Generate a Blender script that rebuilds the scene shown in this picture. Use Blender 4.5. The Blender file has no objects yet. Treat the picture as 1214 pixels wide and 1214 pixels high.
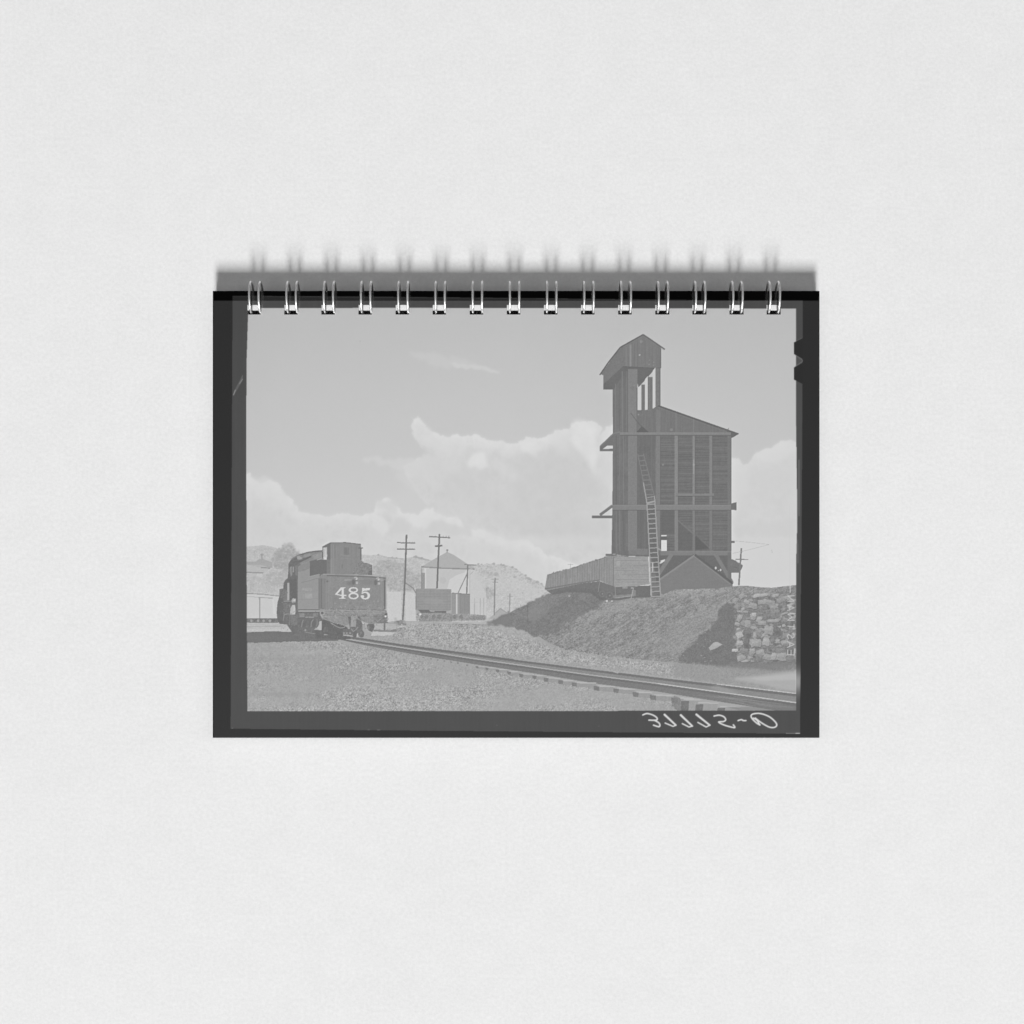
import bpy, math
import numpy as np

# ------------------------------------------------------------------ set-up
PX = 0.0003                      # metres per unit of the layout (0.3 mm)
C0 = 607.0                       # centre of the layout
TH = 22.0                        # thickness of the pad, in layout units
DIST = 1850.0                    # camera height above the cover, in layout units
sc = bpy.context.scene
COL = sc.collection

cam_d = bpy.data.cameras.new('camera')
cam = bpy.data.objects.new('camera', cam_d); COL.objects.link(cam)
cam.location = (0, 0, (DIST + TH) * PX)
cam_d.sensor_width = 36.0
cam_d.lens = 36.0 * DIST / 1214.0
cam_d.clip_start = 0.02; cam_d.clip_end = 60.0
sc.camera = cam

w = bpy.data.worlds.new('World'); sc.world = w; w.use_nodes = True
w.node_tree.nodes['Background'].inputs[0].default_value = (1, 1, 1, 1)
w.node_tree.nodes['Background'].inputs[1].default_value = 0.012

def lamp(name, az, el, dist, size, power, size_y=None):
    """softbox; az measured from the foot of the picture (-Y) towards +X"""
    d = bpy.data.lights.new(name, 'AREA'); d.shape = 'SQUARE'
    d.size = size; d.energy = power
    if size_y: d.shape = 'RECTANGLE'; d.size_y = size_y
    o = bpy.data.objects.new(name, d); COL.objects.link(o)
    a, e = math.radians(az), math.radians(el)
    o.location = (dist * math.cos(e) * math.sin(a), -dist * math.cos(e) * math.cos(a), dist * math.sin(e))
    v = -o.location
    o.rotation_euler = v.to_track_quat('-Z', 'Y').to_euler()
    return o
KEY = 995.0
lamp('key_softbox', -2.8, 35, 12.0, 1.5, KEY, 3.2)
lamp('key_softbox', 2.8, 35, 12.0, 1.5, KEY, 3.2)
FILL = 160.0
lamp('fill_softbox', 90, 48, 12.0, 8.0, FILL)
lamp('fill_softbox', -90, 48, 12.0, 8.0, FILL)
lamp('fill_softbox', 180, 45, 12.0, 8.0, FILL)

sc.view_settings.view_transform = 'Standard'
sc.view_settings.look = 'None'
sc.view_settings.exposure = 0.0
sc.view_settings.gamma = 1.0
sc.view_settings.use_curve_mapping = False

# ------------------------------------------------------------------ helpers
def W(x, y, z=0.0):
    return ((x - C0) * PX, (C0 - y) * PX, z * PX)

def material(name, base, rough=0.6, metal=0.0, spec=0.5):
    m = bpy.data.materials.new(name); m.use_nodes = True
    b = m.node_tree.nodes['Principled BSDF']
    b.inputs['Base Color'].default_value = (base, base, base, 1)
    b.inputs['Roughness'].default_value = rough
    b.inputs['Metallic'].default_value = metal
    b.inputs['Specular IOR Level'].default_value = spec
    return m, m.node_tree, b

def noise(nt, scale, detail=4, rough=0.6):
    tc = nt.nodes.new('ShaderNodeTexCoord')
    n = nt.nodes.new('ShaderNodeTexNoise')
    n.inputs['Scale'].default_value = scale
    n.inputs['Detail'].default_value = detail
    n.inputs['Roughness'].default_value = rough
    nt.links.new(tc.outputs['Object'], n.inputs['Vector'])
    return n

def ramp(nt, src, p0, v0, p1, v1):
    r = nt.nodes.new('ShaderNodeMapRange')
    r.inputs['From Min'].default_value = p0; r.inputs['From Max'].default_value = p1
    r.inputs['To Min'].default_value = v0; r.inputs['To Max'].default_value = v1
    nt.links.new(src, r.inputs['Value'])
    return r.outputs['Result']

def mesh_obj(name, verts, faces, mat, parent=None, smooth=False):
    me = bpy.data.meshes.new(name)
    me.from_pydata(verts, [], faces)
    me.materials.append(mat)
    if smooth:
        me.polygons.foreach_set('use_smooth', [True] * len(me.polygons))
    me.update()
    o = bpy.data.objects.new(name, me); COL.objects.link(o)
    if parent: o.parent = parent
    return o

# ------------------------------------------------------------------ materials
# pale fine-grained plaster / uncoated board surface
m_table, nt, b = material('pale_grained_board', 0.8, 0.85, 0, 0.15)
n1 = noise(nt, 800, 4, 0.75)         # grain
n2 = noise(nt, 90, 4, 0.6)           # mottling
n3 = noise(nt, 9, 2, 0.5)            # broad unevenness
def mathn(nt, op, a, bb):
    m = nt.nodes.new('ShaderNodeMath'); m.operation = op
    for i, v in enumerate((a, bb)):
        if isinstance(v, (int, float)): m.inputs[i].default_value = v
        else: nt.links.new(v, m.inputs[i])
    return m.outputs[0]
s = mathn(nt, 'ADD', ramp(nt, n1.outputs['Fac'], .3, -.045, .7, .045), ramp(nt, n2.outputs['Fac'], .3, -.012, .7, .012))
s = mathn(nt, 'ADD', s, ramp(nt, n3.outputs['Fac'], .3, -.006, .7, .006))
s = mathn(nt, 'ADD', s, 0.80)
cc = nt.nodes.new('ShaderNodeCombineColor')
for i in range(3): nt.links.new(s, cc.inputs[i])
nt.links.new(cc.outputs[0], b.inputs['Base Color'])
bp = nt.nodes.new('ShaderNodeBump'); bp.inputs['Strength'].default_value = 0.5
bp.inputs['Distance'].default_value = 0.00012
hh = mathn(nt, 'ADD', n1.outputs['Fac'], mathn(nt, 'MULTIPLY', n2.outputs['Fac'], .8))
nt.links.new(hh, bp.inputs['Height']); nt.links.new(bp.outputs[0], b.inputs['Normal'])

m_card, nt, b = material('black_cover_board', 0.004, 0.5, 0, 0.2)
m_paper, nt, b = material('white_paper', 0.82, 0.8, 0, 0.2)
n = noise(nt, 2500, 2)
v = ramp(nt, n.outputs['Fac'], .3, .76, .7, .86)
cc = nt.nodes.new('ShaderNodeCombineColor')
for i in range(3): nt.links.new(v, cc.inputs[i])
nt.links.new(cc.outputs[0], b.inputs['Base Color'])
m_wire, nt, b = material('nickel_plated_wire', 0.86, 0.3, 1.0, 0.5)
n = noise(nt, 900, 2)
nt.links.new(ramp(nt, n.outputs['Fac'], .3, .34, .7, .5), b.inputs['Roughness'])
m_print, nt, b = material('printed_cover_ink', 0.5, 0.12, 0, 1.0)
b.inputs['IOR'].default_value = 1.7
at = nt.nodes.new('ShaderNodeAttribute'); at.attribute_name = 'ink'; at.attribute_type = 'GEOMETRY'
nt.links.new(at.outputs['Color'], b.inputs['Base Color'])

# ------------------------------------------------------------------ surface under the pad
T = 5.0
vs = [(-T, -T, 0), (T, -T, 0), (T, T, 0), (-T, T, 0), (-T, -T, -.03), (T, -T, -.03), (T, T, -.03), (-T, T, -.03)]
fs = [(0, 1, 2, 3), (7, 6, 5, 4), (0, 4, 5, 1), (1, 5, 6, 2), (2, 6, 7, 3), (3, 7, 4, 0)]
tab = mesh_obj('tabletop', vs, fs, m_table)
tab['kind'] = 'structure'; tab['label'] = 'pale grey fine grained board surface under the notepad'

# ------------------------------------------------------------------ the pad
XL, XR, YT, YB = 252.3, 971.5, 344.9, 874.7
pad = bpy.data.objects.new('notepad', None); COL.objects.link(pad)
pad.location = (0, 0, 0); pad.empty_display_size = 0.02
pad['label'] = 'wire bound landscape notepad with a railway negative printed on its cover'
pad['category'] = 'notepad'

HX = [301.0 + 44.0 * i for i in range(15)]
HW = 8.2
H0, H1 = 361.2, 373.0            # holes in the cover
def slab(name, x0, x1, y0, y1, z0, z1, holes, mat, verts=None, faces=None):
    """flat board with rectangular holes (list of x0,x1,y0,y1)"""
    own = verts is None
    if own: verts, faces = [], []
    xs = sorted({x0, x1} | {h[0] for h in holes} | {h[1] for h in holes})
    ys = sorted({y0, y1} | {h[2] for h in holes} | {h[3] for h in holes})
    nx, ny = len(xs), len(ys)
    base = len(verts)
    for z in (z0, z1):
        for y in ys:
            for x in xs: verts.append(W(x, y, z))
    def vi(i, j, k): return base + k * nx * ny + j * nx + i
    solid = np.ones((ny + 1, nx + 1), bool)
    solid[0, :] = solid[-1, :] = False; solid[:, 0] = solid[:, -1] = False
    for h in holes:
        i = xs.index(h[0]); j = ys.index(h[2]); solid[j + 1, i + 1] = False
    for j in range(ny - 1):
        for i in range(nx - 1):
            if not solid[j + 1, i + 1]: continue
            faces.append((vi(i, j + 1, 1), vi(i + 1, j + 1, 1), vi(i + 1, j, 1), vi(i, j, 1)))
            faces.append((vi(i, j, 0), vi(i + 1, j, 0), vi(i + 1, j + 1, 0), vi(i, j + 1, 0)))
            if not solid[j, i + 1]: faces.append((vi(i, j, 1), vi(i + 1, j, 1), vi(i + 1, j, 0), vi(i, j, 0)))
            if not solid[j + 2, i + 1]: faces.append((vi(i + 1, j + 1, 1), vi(i, j + 1, 1), vi(i, j + 1, 0), vi(i + 1, j + 1, 0)))
            if not solid[j + 1, i]: faces.append((vi(i, j + 1, 1), vi(i, j, 1), vi(i, j, 0), vi(i, j + 1, 0)))
            if not solid[j + 1, i + 2]: faces.append((vi(i + 1, j, 1), vi(i + 1, j + 1, 1), vi(i + 1, j + 1, 0), vi(i + 1, j, 0)))
    if own: return mesh_obj(name, verts, faces, mat, pad)

cover_holes = [(x - HW, x + HW, H0, H1) for x in HX]
page_holes = [(x - HW, x + HW, 367.6, H1 + .1) for x in HX]
slab('front_cover', XL, XR, YT, YB, TH - 2.5, TH - 0.12, cover_holes, m_card)
bv, bf = [], []
slab('', XL, XR, YT, 374.5, 3.4, 10.0, page_holes, None, bv, bf)      # rebated where the wires pass underneath
slab('', XL, XR, 374.5, YB, 0.05, 10.0, [], None, bv, bf)
mesh_obj('back_cover', bv, bf, m_card, pad)
rng = np.random.RandomState(5)
pv, pf = [], []
NS = 10
zz = np.linspace(10.1, TH - 2.55, NS + 1)
for k in range(NS):
    dx, dy = rng.uniform(-.25, .25, 2)
    gap = (zz[1] - zz[0]) * 0.86
    slab('', XL + 1.6 + dx, XR - 1.6 + dx, YT + 1.2 + dy * .5, YB - 1.4 + dy, zz[k], zz[k] + gap, page_holes, None, pv, pf)
mesh_obj('pages', pv, pf, m_paper, pad)

# twin wire loops: every loop is a pair of rings passing through one slot
def ring_mesh(cx, ox, R=18.1, rw=1.28, seg=56, cs=12):
    vs, fs = [], []
    yc, zc = 352.3, TH
    for i in range(seg):
        a = 2 * math.pi * i / seg
        for j in range(cs):
            t = 2 * math.pi * j / cs
            r = R + rw * math.cos(t)
            sa, ca = math.sin(a), math.cos(a)
            if sa >= 0: dz = r * sa * 0.75            # low arch over the cover
            else:
                dz = r * sa * 20.3 / R                # down through the slot and under the board
                if ca > 0: ca = ca ** 0.4
            vs.append(W(cx + ox + rw * math.sin(t), yc + r * ca, zc + dz))
    for i in range(seg):
        for j in range(cs):
            a0 = i * cs + j; a1 = i * cs + (j + 1) % cs
            b0 = ((i + 1) % seg) * cs + j; b1 = ((i + 1) % seg) * cs + (j + 1) % cs
            fs.append((a0, b0, b1, a1))
    return vs, fs
loop = None
for k, x in enumerate(HX):
    if loop is None:
        V1, F1 = ring_mesh(0, -5.5); V2, F2 = ring_mesh(0, 5.5)
        n0 = len(V1)
        V = V1 + V2; F = F1 + [tuple(q + n0 for q in f) for f in F2]
        # bridge joining the two rings, hidden under the back board
        n0 = len(V)
        for i, xx in enumerate((-5.5, 5.5)):
            for j in range(8):
                t = 2 * math.pi * j / 8
                V.append(W(xx, 352.3 + 1.0 * math.cos(t), 1.6 + 1.0 * math.sin(t)))
        F += [(n0 + j, n0 + (j + 1) % 8, n0 + 8 + (j + 1) % 8, n0 + 8 + j) for j in range(8)]
        loop = mesh_obj('wire_loop', V, F, m_wire, pad, True)
        o = loop
    else:
        o = loop.copy(); COL.objects.link(o); o.parent = pad
    o.location = ((x + 2.2 - 0.17 * k) * PX, 0, 0)
# the ring mesh was laid out around x = 0, which W() already shifted by -C0

# ------------------------------------------------------------------ the printed picture
S = 3                                        # raster samples per layout unit
RX0, RY0 = XL, YT
NXC, NYC = 1079, 795                         # mesh cells
PWid, PHei = int(round((XR - XL) * S)), int(round((YB - YT) * S))
img = np.zeros((PHei, PWid))
YY, XX = np.mgrid[0:PHei, 0:PWid]
GX = RX0 + (XX + .5) / S
GY = RY0 + (YY + .5) / S
del XX, YY
R = np.random.RandomState(485)

def fbm(cell, octaves=4, gain=.5, seed=0, ax=1.0, ay=1.0, win=None):
    """smooth noise about -1..1; cell = size in layout units"""
    wy0, wy1, wx0, wx1 = win or (0, PHei, 0, PWid)
    r = np.random.RandomState(seed); out = np.zeros((wy1 - wy0, wx1 - wx0)); amp = 1; tot = 0
    for o in range(octaves):
        cx_, cy_ = cell * ax * S / 2**o, cell * ay * S / 2**o
        if min(cx_, cy_) < 1.0: break
        gw, gh = int(PWid / cx_) + 3, int(PHei / cy_) + 3
        g = r.uniform(-1, 1, (gh, gw))
        px = np.arange(wx0, wx1) / cx_; py = np.arange(wy0, wy1) / cy_
        ix = px.astype(int); iy = py.astype(int)
        fx = px - ix; fy = py - iy
        fx = fx * fx * (3 - 2 * fx); fy = (fy * fy * (3 - 2 * fy))[:, None]
        a = g[iy][:, ix] * (1 - fx) + g[iy][:, ix + 1] * fx
        b_ = g[iy + 1][:, ix] * (1 - fx) + g[iy + 1][:, ix + 1] * fx
        out += amp * (a * (1 - fy) + b_ * fy); tot += amp; amp *= gain
    return out / tot

def box(a, r, axis):
    r = int(r)
    if r < 1: return a
    pad_ = [(0, 0), (0, 0)]; pad_[axis] = (r + 1, r)
    c = np.cumsum(np.pad(a, pad_, mode='edge'), axis=axis)
    n = a.shape[axis]
    if axis == 0: return (c[2 * r + 1:2 * r + 1 + n] - c[:n]) / (2 * r + 1)
    return (c[:, 2 * r + 1:2 * r + 1 + n] - c[:, :n]) / (2 * r + 1)
def blur(a, rad):
    r = rad * S * .6
    for _ in range(3): a = box(box(a, r, 0), r, 1)
    return a

def raster(pts, pad_=0):
    """even-odd polygon -> (slice, bool mask)"""
    p = np.asarray(pts, float)
    x = (p[:, 0] - RX0) * S - .5; y = (p[:, 1] - RY0) * S - .5
    x0, x1 = max(int(x.min()), 0), min(int(x.max()) + 2, PWid)
    y0, y1 = max(int(y.min()), 0), min(int(y.max()) + 2, PHei)
    if x0 >= x1 or y0 >= y1: return None, None
    gy, gx = np.mgrid[y0:y1, x0:x1]
    m = np.zeros(gx.shape, bool)
    for i in range(len(x)):
        xa, ya, xb, yb = x[i - 1], y[i - 1], x[i], y[i]
        if ya == yb: continue
        c = ((ya > gy) != (yb > gy)) & (gx < (xb - xa) * (gy - ya) / (yb - ya) + xa)
        m ^= c
    return (slice(y0, y1), slice(x0, x1)), m

def poly(pts, val, a=1.0, tex=0.0):
    sl, m = raster(pts)
    if sl is None: return
    v = val
    if tex: v = val + tex * GR[sl]
    img[sl] = np.where(m, img[sl] * (1 - a) + v * a, img[sl])
def fullmask(pts):
    M = np.zeros((PHei, PWid)); sl, m = raster(pts)
    if sl is not None: M[sl] = m
    return M
def soft(pts, val, a=1.0, rad=2.0, warp=0.0, wcell=8, seed=1, tex=None):
    p = np.asarray(pts, float); mg = warp + rad * 3 + 2
    x0 = max(int((p[:, 0].min() - mg - RX0) * S), 0); x1 = min(int((p[:, 0].max() + mg - RX0) * S), PWid)
    y0 = max(int((p[:, 1].min() - mg - RY0) * S), 0); y1 = min(int((p[:, 1].max() + mg - RY0) * S), PHei)
    if x1 <= x0 or y1 <= y0: return
    M = np.zeros((y1 - y0, x1 - x0)); sl, m = raster(pts)
    M[sl[0].start - y0:sl[0].stop - y0, sl[1].start - x0:sl[1].stop - x0] = m
    if warp:
        wn = (y0, y1, x0, x1)
        u = fbm(wcell, 5, .62, seed, win=wn) * warp * S * 2.6; v = fbm(wcell, 5, .62, seed + 77, win=wn) * warp * S * 2.6
        iy, ix = np.mgrid[0:y1 - y0, 0:x1 - x0]
        M = M[np.clip(iy + v.astype(int), 0, y1 - y0 - 1), np.clip(ix + u.astype(int), 0, x1 - x0 - 1)]
    M = blur(M, rad) * a
    w_ = (slice(y0, y1), slice(x0, x1))
    vv = val if tex is None else val + tex[w_]
    img[w_] = img[w_] * (1 - M) + vv * M
def line(pts, wd, val, a=1.0, tex=0):
    for i in range(len(pts) - 1):
        (xa, ya), (xb, yb) = pts[i], pts[i + 1]
        L = math.hypot(xb - xa, yb - ya) or 1e-6
        nx, ny = -(yb - ya) / L * wd / 2, (xb - xa) / L * wd / 2
        poly([(xa + nx, ya + ny), (xb + nx, yb + ny), (xb - nx, yb - ny), (xa - nx, ya - ny)], val, a, tex)
def stroke(pts, wd, val, a=1.0):
    """round brush, pts as (x,y) or (x,y,w)"""
    P = []
    for i in range(len(pts) - 1):
        p, q = pts[i], pts[i + 1]
        wp = p[2] if len(p) > 2 else wd; wq = q[2] if len(q) > 2 else wd
        n = max(int(math.hypot(q[0] - p[0], q[1] - p[1]) * 4), 1)
        for t in range(n + 1):
            f = t / n; P.append((p[0] + (q[0] - p[0]) * f, p[1] + (q[1] - p[1]) * f, wp + (wq - wp) * f))
    xs = [p[0] for p in P]; ys = [p[1] for p in P]; mw = max(p[2] for p in P)
    x0 = max(int((min(xs) - mw - RX0) * S), 0); x1 = min(int((max(xs) + mw - RX0) * S) + 2, PWid)
    y0 = max(int((min(ys) - mw - RY0) * S), 0); y1 = min(int((max(ys) + mw - RY0) * S) + 2, PHei)
    gx = GX[y0:y1, x0:x1]; gy = GY[y0:y1, x0:x1]; m = np.zeros(gx.shape)
    for x, y, ww in P:
        d = np.sqrt((gx - x)**2 + (gy - y)**2)
        m = np.maximum(m, np.clip((ww / 2 - d) * S * .7 + .5, 0, 1))
    sl = (slice(y0, y1), slice(x0, x1))
    img[sl] = img[sl] * (1 - m * a) + val * m * a
def rect(x0, y0, x1, y1, val, a=1.0, tex=0): poly([(x0, y0), (x1, y0), (x1, y1), (x0, y1)], val, a, tex)
def disc(x, y, rx, val, a=1.0, ry=None, n=14, tex=0):
    ry = ry or rx
    poly([(x + rx * math.cos(6.2832 * i / n), y + ry * math.sin(6.2832 * i / n)) for i in range(n)], val, a, tex)
def Z(x0, y0, s, pts): return [(x0 + p[0] / s,) + (y0 + p[1] / s,) + tuple(p[2:]) for p in pts]
def curve(pts, n=6):
    """Catmull-Rom through the points"""
    out = []; P = [pts[0]] + list(pts) + [pts[-1]]
    for i in range(1, len(P) - 2):
        for k in range(n):
            t = k / n; a, b_, c, d = [np.array(q, float) for q in P[i - 1:i + 3]]
            out.append(tuple(.5 * (2 * b_ + (c - a) * t + (2 * a - 5 * b_ + 4 * c - d) * t * t + (3 * b_ - a - 3 * c + d) * t**3)))
    out.append(tuple(pts[-1])); return out

GR = 1.25 * fbm(.7, 1, .6, 11) + .45 * fbm(1.7, 1, .6, 111)   # fine gravel grain
GR2 = fbm(4.5, 4, .6, 12)
GR3 = fbm(22, 4, .6, 13)
GRH = fbm(2.2, 3, .6, 14, 2.6, .7)   # stretched along x
VERT = fbm(2.0, 2, .6, 15, .55, 14)  # board grain, vertical
HORI = fbm(2.0, 2, .6, 16, 14, .55)  # board grain, horizontal

def cloud(pts, lo, hi, a, seed, warp=2.4, deep=14, tex=5):
    """cumulus: bright towards its upper rim, greyer inside, billowed"""
    M = fullmask(pts)
    u_ = fbm(9, 5, .62, seed) * warp * S * 2.6; v_ = fbm(9, 5, .62, seed + 77) * warp * S * 2.6
    iy, ix = np.mgrid[0:PHei, 0:PWid]
    M = M[np.clip(iy + v_.astype(int), 0, PHei - 1), np.clip(ix + u_.astype(int), 0, PWid - 1)]
    M1 = .5 * blur(M, .9) + .5 * blur(M, 3.2); B = blur(M, deep); sh = int(deep * .8 * S)
    B = np.vstack([B[:sh] * 0 + B[:1], B[:-sh]])                 # rim sits on the upper side
    n_ = 1 - 2.6 * np.abs(fbm(16, 5, .6, seed + 5)); k = np.clip(1.15 - 1.1 * B, 0, 1)
    val = lo + (hi - lo) * np.clip(k + .28 * n_, -.3, 1.25) + tex * .5 * fbm(30, 5, .6, seed + 9)
    img[:] = img * (1 - M1 * a) + val * M1 * a
# ---- sky
img[:] = np.interp(GY, [345, 366, 420, 480, 540, 600, 660, 875], [187, 190, 195, 199, 202, 206, 209, 209])
img += np.interp(GX, [280, 330, 600, 944], [-3.5, -1, 1.5, -2]) + .8 * GR3
CL = fbm(30, 6, .55, 21); CL2 = fbm(11, 4, .55, 23)
# thin streak
soft(Z(480, 290, 4.669, [(30, 590), (160, 598), (290, 628), (400, 665), (480, 688), (545, 716), (490, 708), (400, 688), (250, 682), (150, 660), (60, 622)]), 207, .5, 3.2, 3, 9, 3)
soft(Z(480, 290, 4.669, [(240, 655), (400, 668), (500, 695), (530, 715), (440, 695), (300, 685)]), 212, .6, 1.3, 1.5, 6, 4)
# main cumulus bank
bank = [(487.5, 496.5), (497.5, 495.5), (503, 502), (508, 508.5), (519, 514), (530, 516.6), (549, 517), (566, 515), (583, 520.5), (600, 524), (615, 522.5), (623, 520), (642, 520), (652, 515.6), (664, 510), (674, 507.7), (679, 502), (686, 499.3), (701.7, 499.3), (709, 506), (713.5, 513), (717.5, 505), (728, 503.5), (760, 510), (760, 690), (520, 690), (505, 600), (490, 575), (480, 563), (478, 553), (500, 541), (503, 536), (497, 528), (489, 514)]
soft([(520, 560), (520, 640), (440, 640), (455, 600), (480, 570)], 209, .6, 9, 4, 14, 36)
cloud(bank, 207, 224, .9, 31)
soft([(425, 545.5), (455, 543), (490, 541), (505, 541), (510, 556), (470, 556), (445, 549)], 213, .65, 2.4, 3, 9, 38)
soft([(465, 556), (500, 552), (510, 575), (490, 580), (474, 572)], 212, .6, 3.5, 4, 9, 39)
soft([(493, 528), (506, 530), (508, 540), (496, 538)], 202, .75, 2.5, 2, 6, 35)
# brighter heads and shaded bellies
for pts, v, a, r_ in [
    ([(505, 545), (545, 540), (556, 556), (540, 574), (515, 580), (498, 560)], 214, .6, 5),
    ([(640, 560), (700, 556), (715, 590), (660, 600)], 203, .55, 9),
    ([(540, 566), (556, 560), (566, 574), (556, 584), (540, 580)], 203, .5, 4),
    ([(552, 545), (560, 537), (574, 535), (581, 550), (572, 560), (562, 563)], 226, .85, 2.4),
    ([(615, 527), (625, 521), (642, 521), (644, 530), (636, 543), (620, 536)], 226, .8, 2.4),
    ([(653, 517), (672, 510), (672, 530), (668, 545), (656, 535)], 219, .6, 3.5),
    ([(680, 502), (702, 500), (709, 508), (711, 535), (704, 560), (690, 540), (678, 522)], 226, .85, 3.2),
    ([(715, 508), (728, 504), (728, 590), (706, 560), (712, 530)], 218, .65, 4),
    ([(500, 518), (540, 519), (556, 528), (540, 545), (515, 540), (505, 528)], 218, .6, 4),
    ([(606, 548), (650, 536), (690, 545), (700, 575), (690, 600), (640, 602), (600, 590)], 206, .75, 8),
    ([(525, 562), (560, 556), (570, 575), (600, 600), (560, 605), (520, 590)], 208, .7, 7),
    ([(564, 556), (580, 552), (584, 565), (570, 573)], 207, .7, 3),
    ([(580, 545), (600, 543), (618, 565), (605, 572), (590, 560)], 217, .55, 4),
    ([(560, 600), (640, 595), (724, 610), (724, 650), (650, 640), (590, 622)], 206, .6, 8),
    ([(488, 500), (498, 497), (512, 514), (524, 530), (510, 528), (498, 514)], 218, .7, 2.4),
]: soft(pts, v, a, r_ * 1.25, 3.5, 12, int(v * 7 + r_ * 13 + pts[0][0]), 4 * CL2)
# left bank
left = [(290, 561), (296, 561.5), (301.7, 569.5), (310, 571), (319.5, 567), (326, 571), (331.4, 577), (339.3, 587), (346, 592), (349, 598.6), (359, 607.5), (386.8, 611.5), (404, 610), (406.5, 608), (414, 611), (430, 611), (442, 607.5), (446, 598), (448, 592.7), (455, 590.5), (462, 591.7), (471.8, 600.6), (479.7, 608.5), (490, 609.5), (497.5, 608.5), (502, 604.8), (507.4, 603.2), (514, 604), (520, 611), (524, 614), (531, 612), (543, 614), (548, 618), (552, 626), (570, 628), (600, 640), (625, 642), (660, 662), (720, 680), (720, 740), (290, 740)]
cloud(left, 209, 223, .88, 41, 2.0, 11)
for pts, v, a, r_ in [
    ([(292, 562), (320, 568), (332, 578), (345, 600), (325, 606), (304, 590)], 219, .6, 3),
    ([(292, 600), (320, 612), (350, 630), (292, 640)], 209, .7, 6),
    ([(440, 608), (450, 611), (461, 618), (463, 627), (455, 636), (446, 628)], 222, .7, 1.8),
    ([(444, 596), (464, 592), (474, 604), (470, 609), (448, 603)], 211, .7, 2.2),
    ([(476, 609), (497, 611), (500, 605), (508, 604), (520, 612), (517, 618), (505, 626), (490, 624)], 222, .75, 1.8),
    ([(465, 616), (477, 613), (488, 622), (488, 632), (462, 634)], 207, .7, 2.5),
    ([(500, 630), (510, 620), (530, 618), (558, 627), (560, 636), (530, 634)], 208, .75, 2.5),
    ([(524, 614), (545, 615), (552, 624), (538, 622)], 221, .7, 1.6),
    ([(556, 624), (580, 627), (605, 641), (630, 655), (600, 650), (575, 636)], 218, .6, 3.5),
    ([(593, 641), (620, 636), (680, 634), (724, 640), (724, 646), (650, 650), (620, 646)], 216, .5, 3.5),
    ([(600, 618), (660, 612), (724, 620), (724, 634), (640, 634)], 204, .6, 5),
    ([(560, 645), (640, 660), (640, 690), (560, 668)], 213, .6, 5),
]: soft(pts, v, a, r_ * 1.15, 2.6, 9, int(v * 5 + r_ * 17 + pts[0][0]), 3.5 * CL2)
# bank right of the tower
cloud([(866, 544), (876, 545), (882, 551), (888, 550), (893, 540), (898, 536), (904, 532), (911, 531), (920, 525), (928, 522), (950, 521), (950, 720), (866, 720)], 211, 221, .88, 51, 2.0, 11)
for pts, v, a, r_ in [([(896, 538), (915, 532), (930, 526), (944, 530), (930, 545), (908, 548)], 220, .6, 3),
                      ([(896, 560), (930, 556), (940, 575), (925, 590), (900, 580)], 210, .6, 5),
                      ([(868, 622), (944, 616), (944, 636), (868, 636)], 207, .65, 3.5),
                      ([(868, 548), (884, 556), (890, 575), (868, 600)], 218, .5, 4)]:
    soft(pts, v, a, r_, 2.5, 8, int(v * 3 + r_ * 17), 1.5 * CL2)
soft([(866, 637.5), (946, 637.5), (946, 700), (866, 700)], 213, .7, .6)
rect(936, 600, 936.6, 700, 206, .6)

# ---- far hills
hill = [(425, 657), (440, 658.3), (448, 657.2), (460, 660.3), (478, 662), (488, 660.5), (493.4, 659), (509, 663.7), (530, 668), (562.6, 669.2), (570, 669.5), (578.4, 668), (586, 669.5), (596, 669), (608, 672), (613, 675), (618, 679), (630, 686), (636, 688.5), (641.7, 691.5), (647, 697), (660, 710), (660, 745), (425, 745)]
poly(hill, 193); hm = fullmask(hill)
img += hm * (7 * GRH + 6 * GR2 + 9 * GR + 4 * GR3)
poly([(290, 648), (300, 647.5), (312, 646.3), (322, 648), (335, 652), (350, 656), (372, 665), (372, 745), (290, 745)], 191, 1, 8)
soft([(565, 672), (600, 672), (640, 695), (660, 720), (600, 700), (575, 690)], 203, .45, 5, 3, 8, 61)
for _ in range(190):                               # junipers along the ridge and slope
    x = R.uniform(562, 646); yr = np.interp(x, [562, 578, 596, 608, 618, 630, 642, 647], [669, 668, 669, 672, 679, 686, 691.5, 697])
    y = yr + abs(R.normal(0, 1)) * 9
    disc(x, y, R.uniform(.5, 1.3), R.uniform(168, 186), .7, R.uniform(.4, .9), 8)
for x, y, r_ in [(567, 668.6, 1.4), (571, 669, 1), (585.5, 668, 1.5), (594, 669, 1.2), (597, 670, 1.6), (607.5, 672.5, 1.7), (612, 675, 1.3), (623, 682, 1.5), (627, 686, 2), (629, 687, 1.8), (637, 690, 2.2), (642, 692, 1.4), (588, 681, 3), (610, 684, 1.6), (448.5, 657.6, 1.2), (493, 660, 2), (500, 661.5, 1.8), (465, 661, 1.4), (470, 661.5, 1.3)]:
    disc(x, y, r_, 168, .8, r_ * .8, 9)
line([(459, 661), (478, 662.5)], 1.2, 172, .6); line([(490, 660), (509, 664.3)], 1.6, 166, .7)
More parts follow.
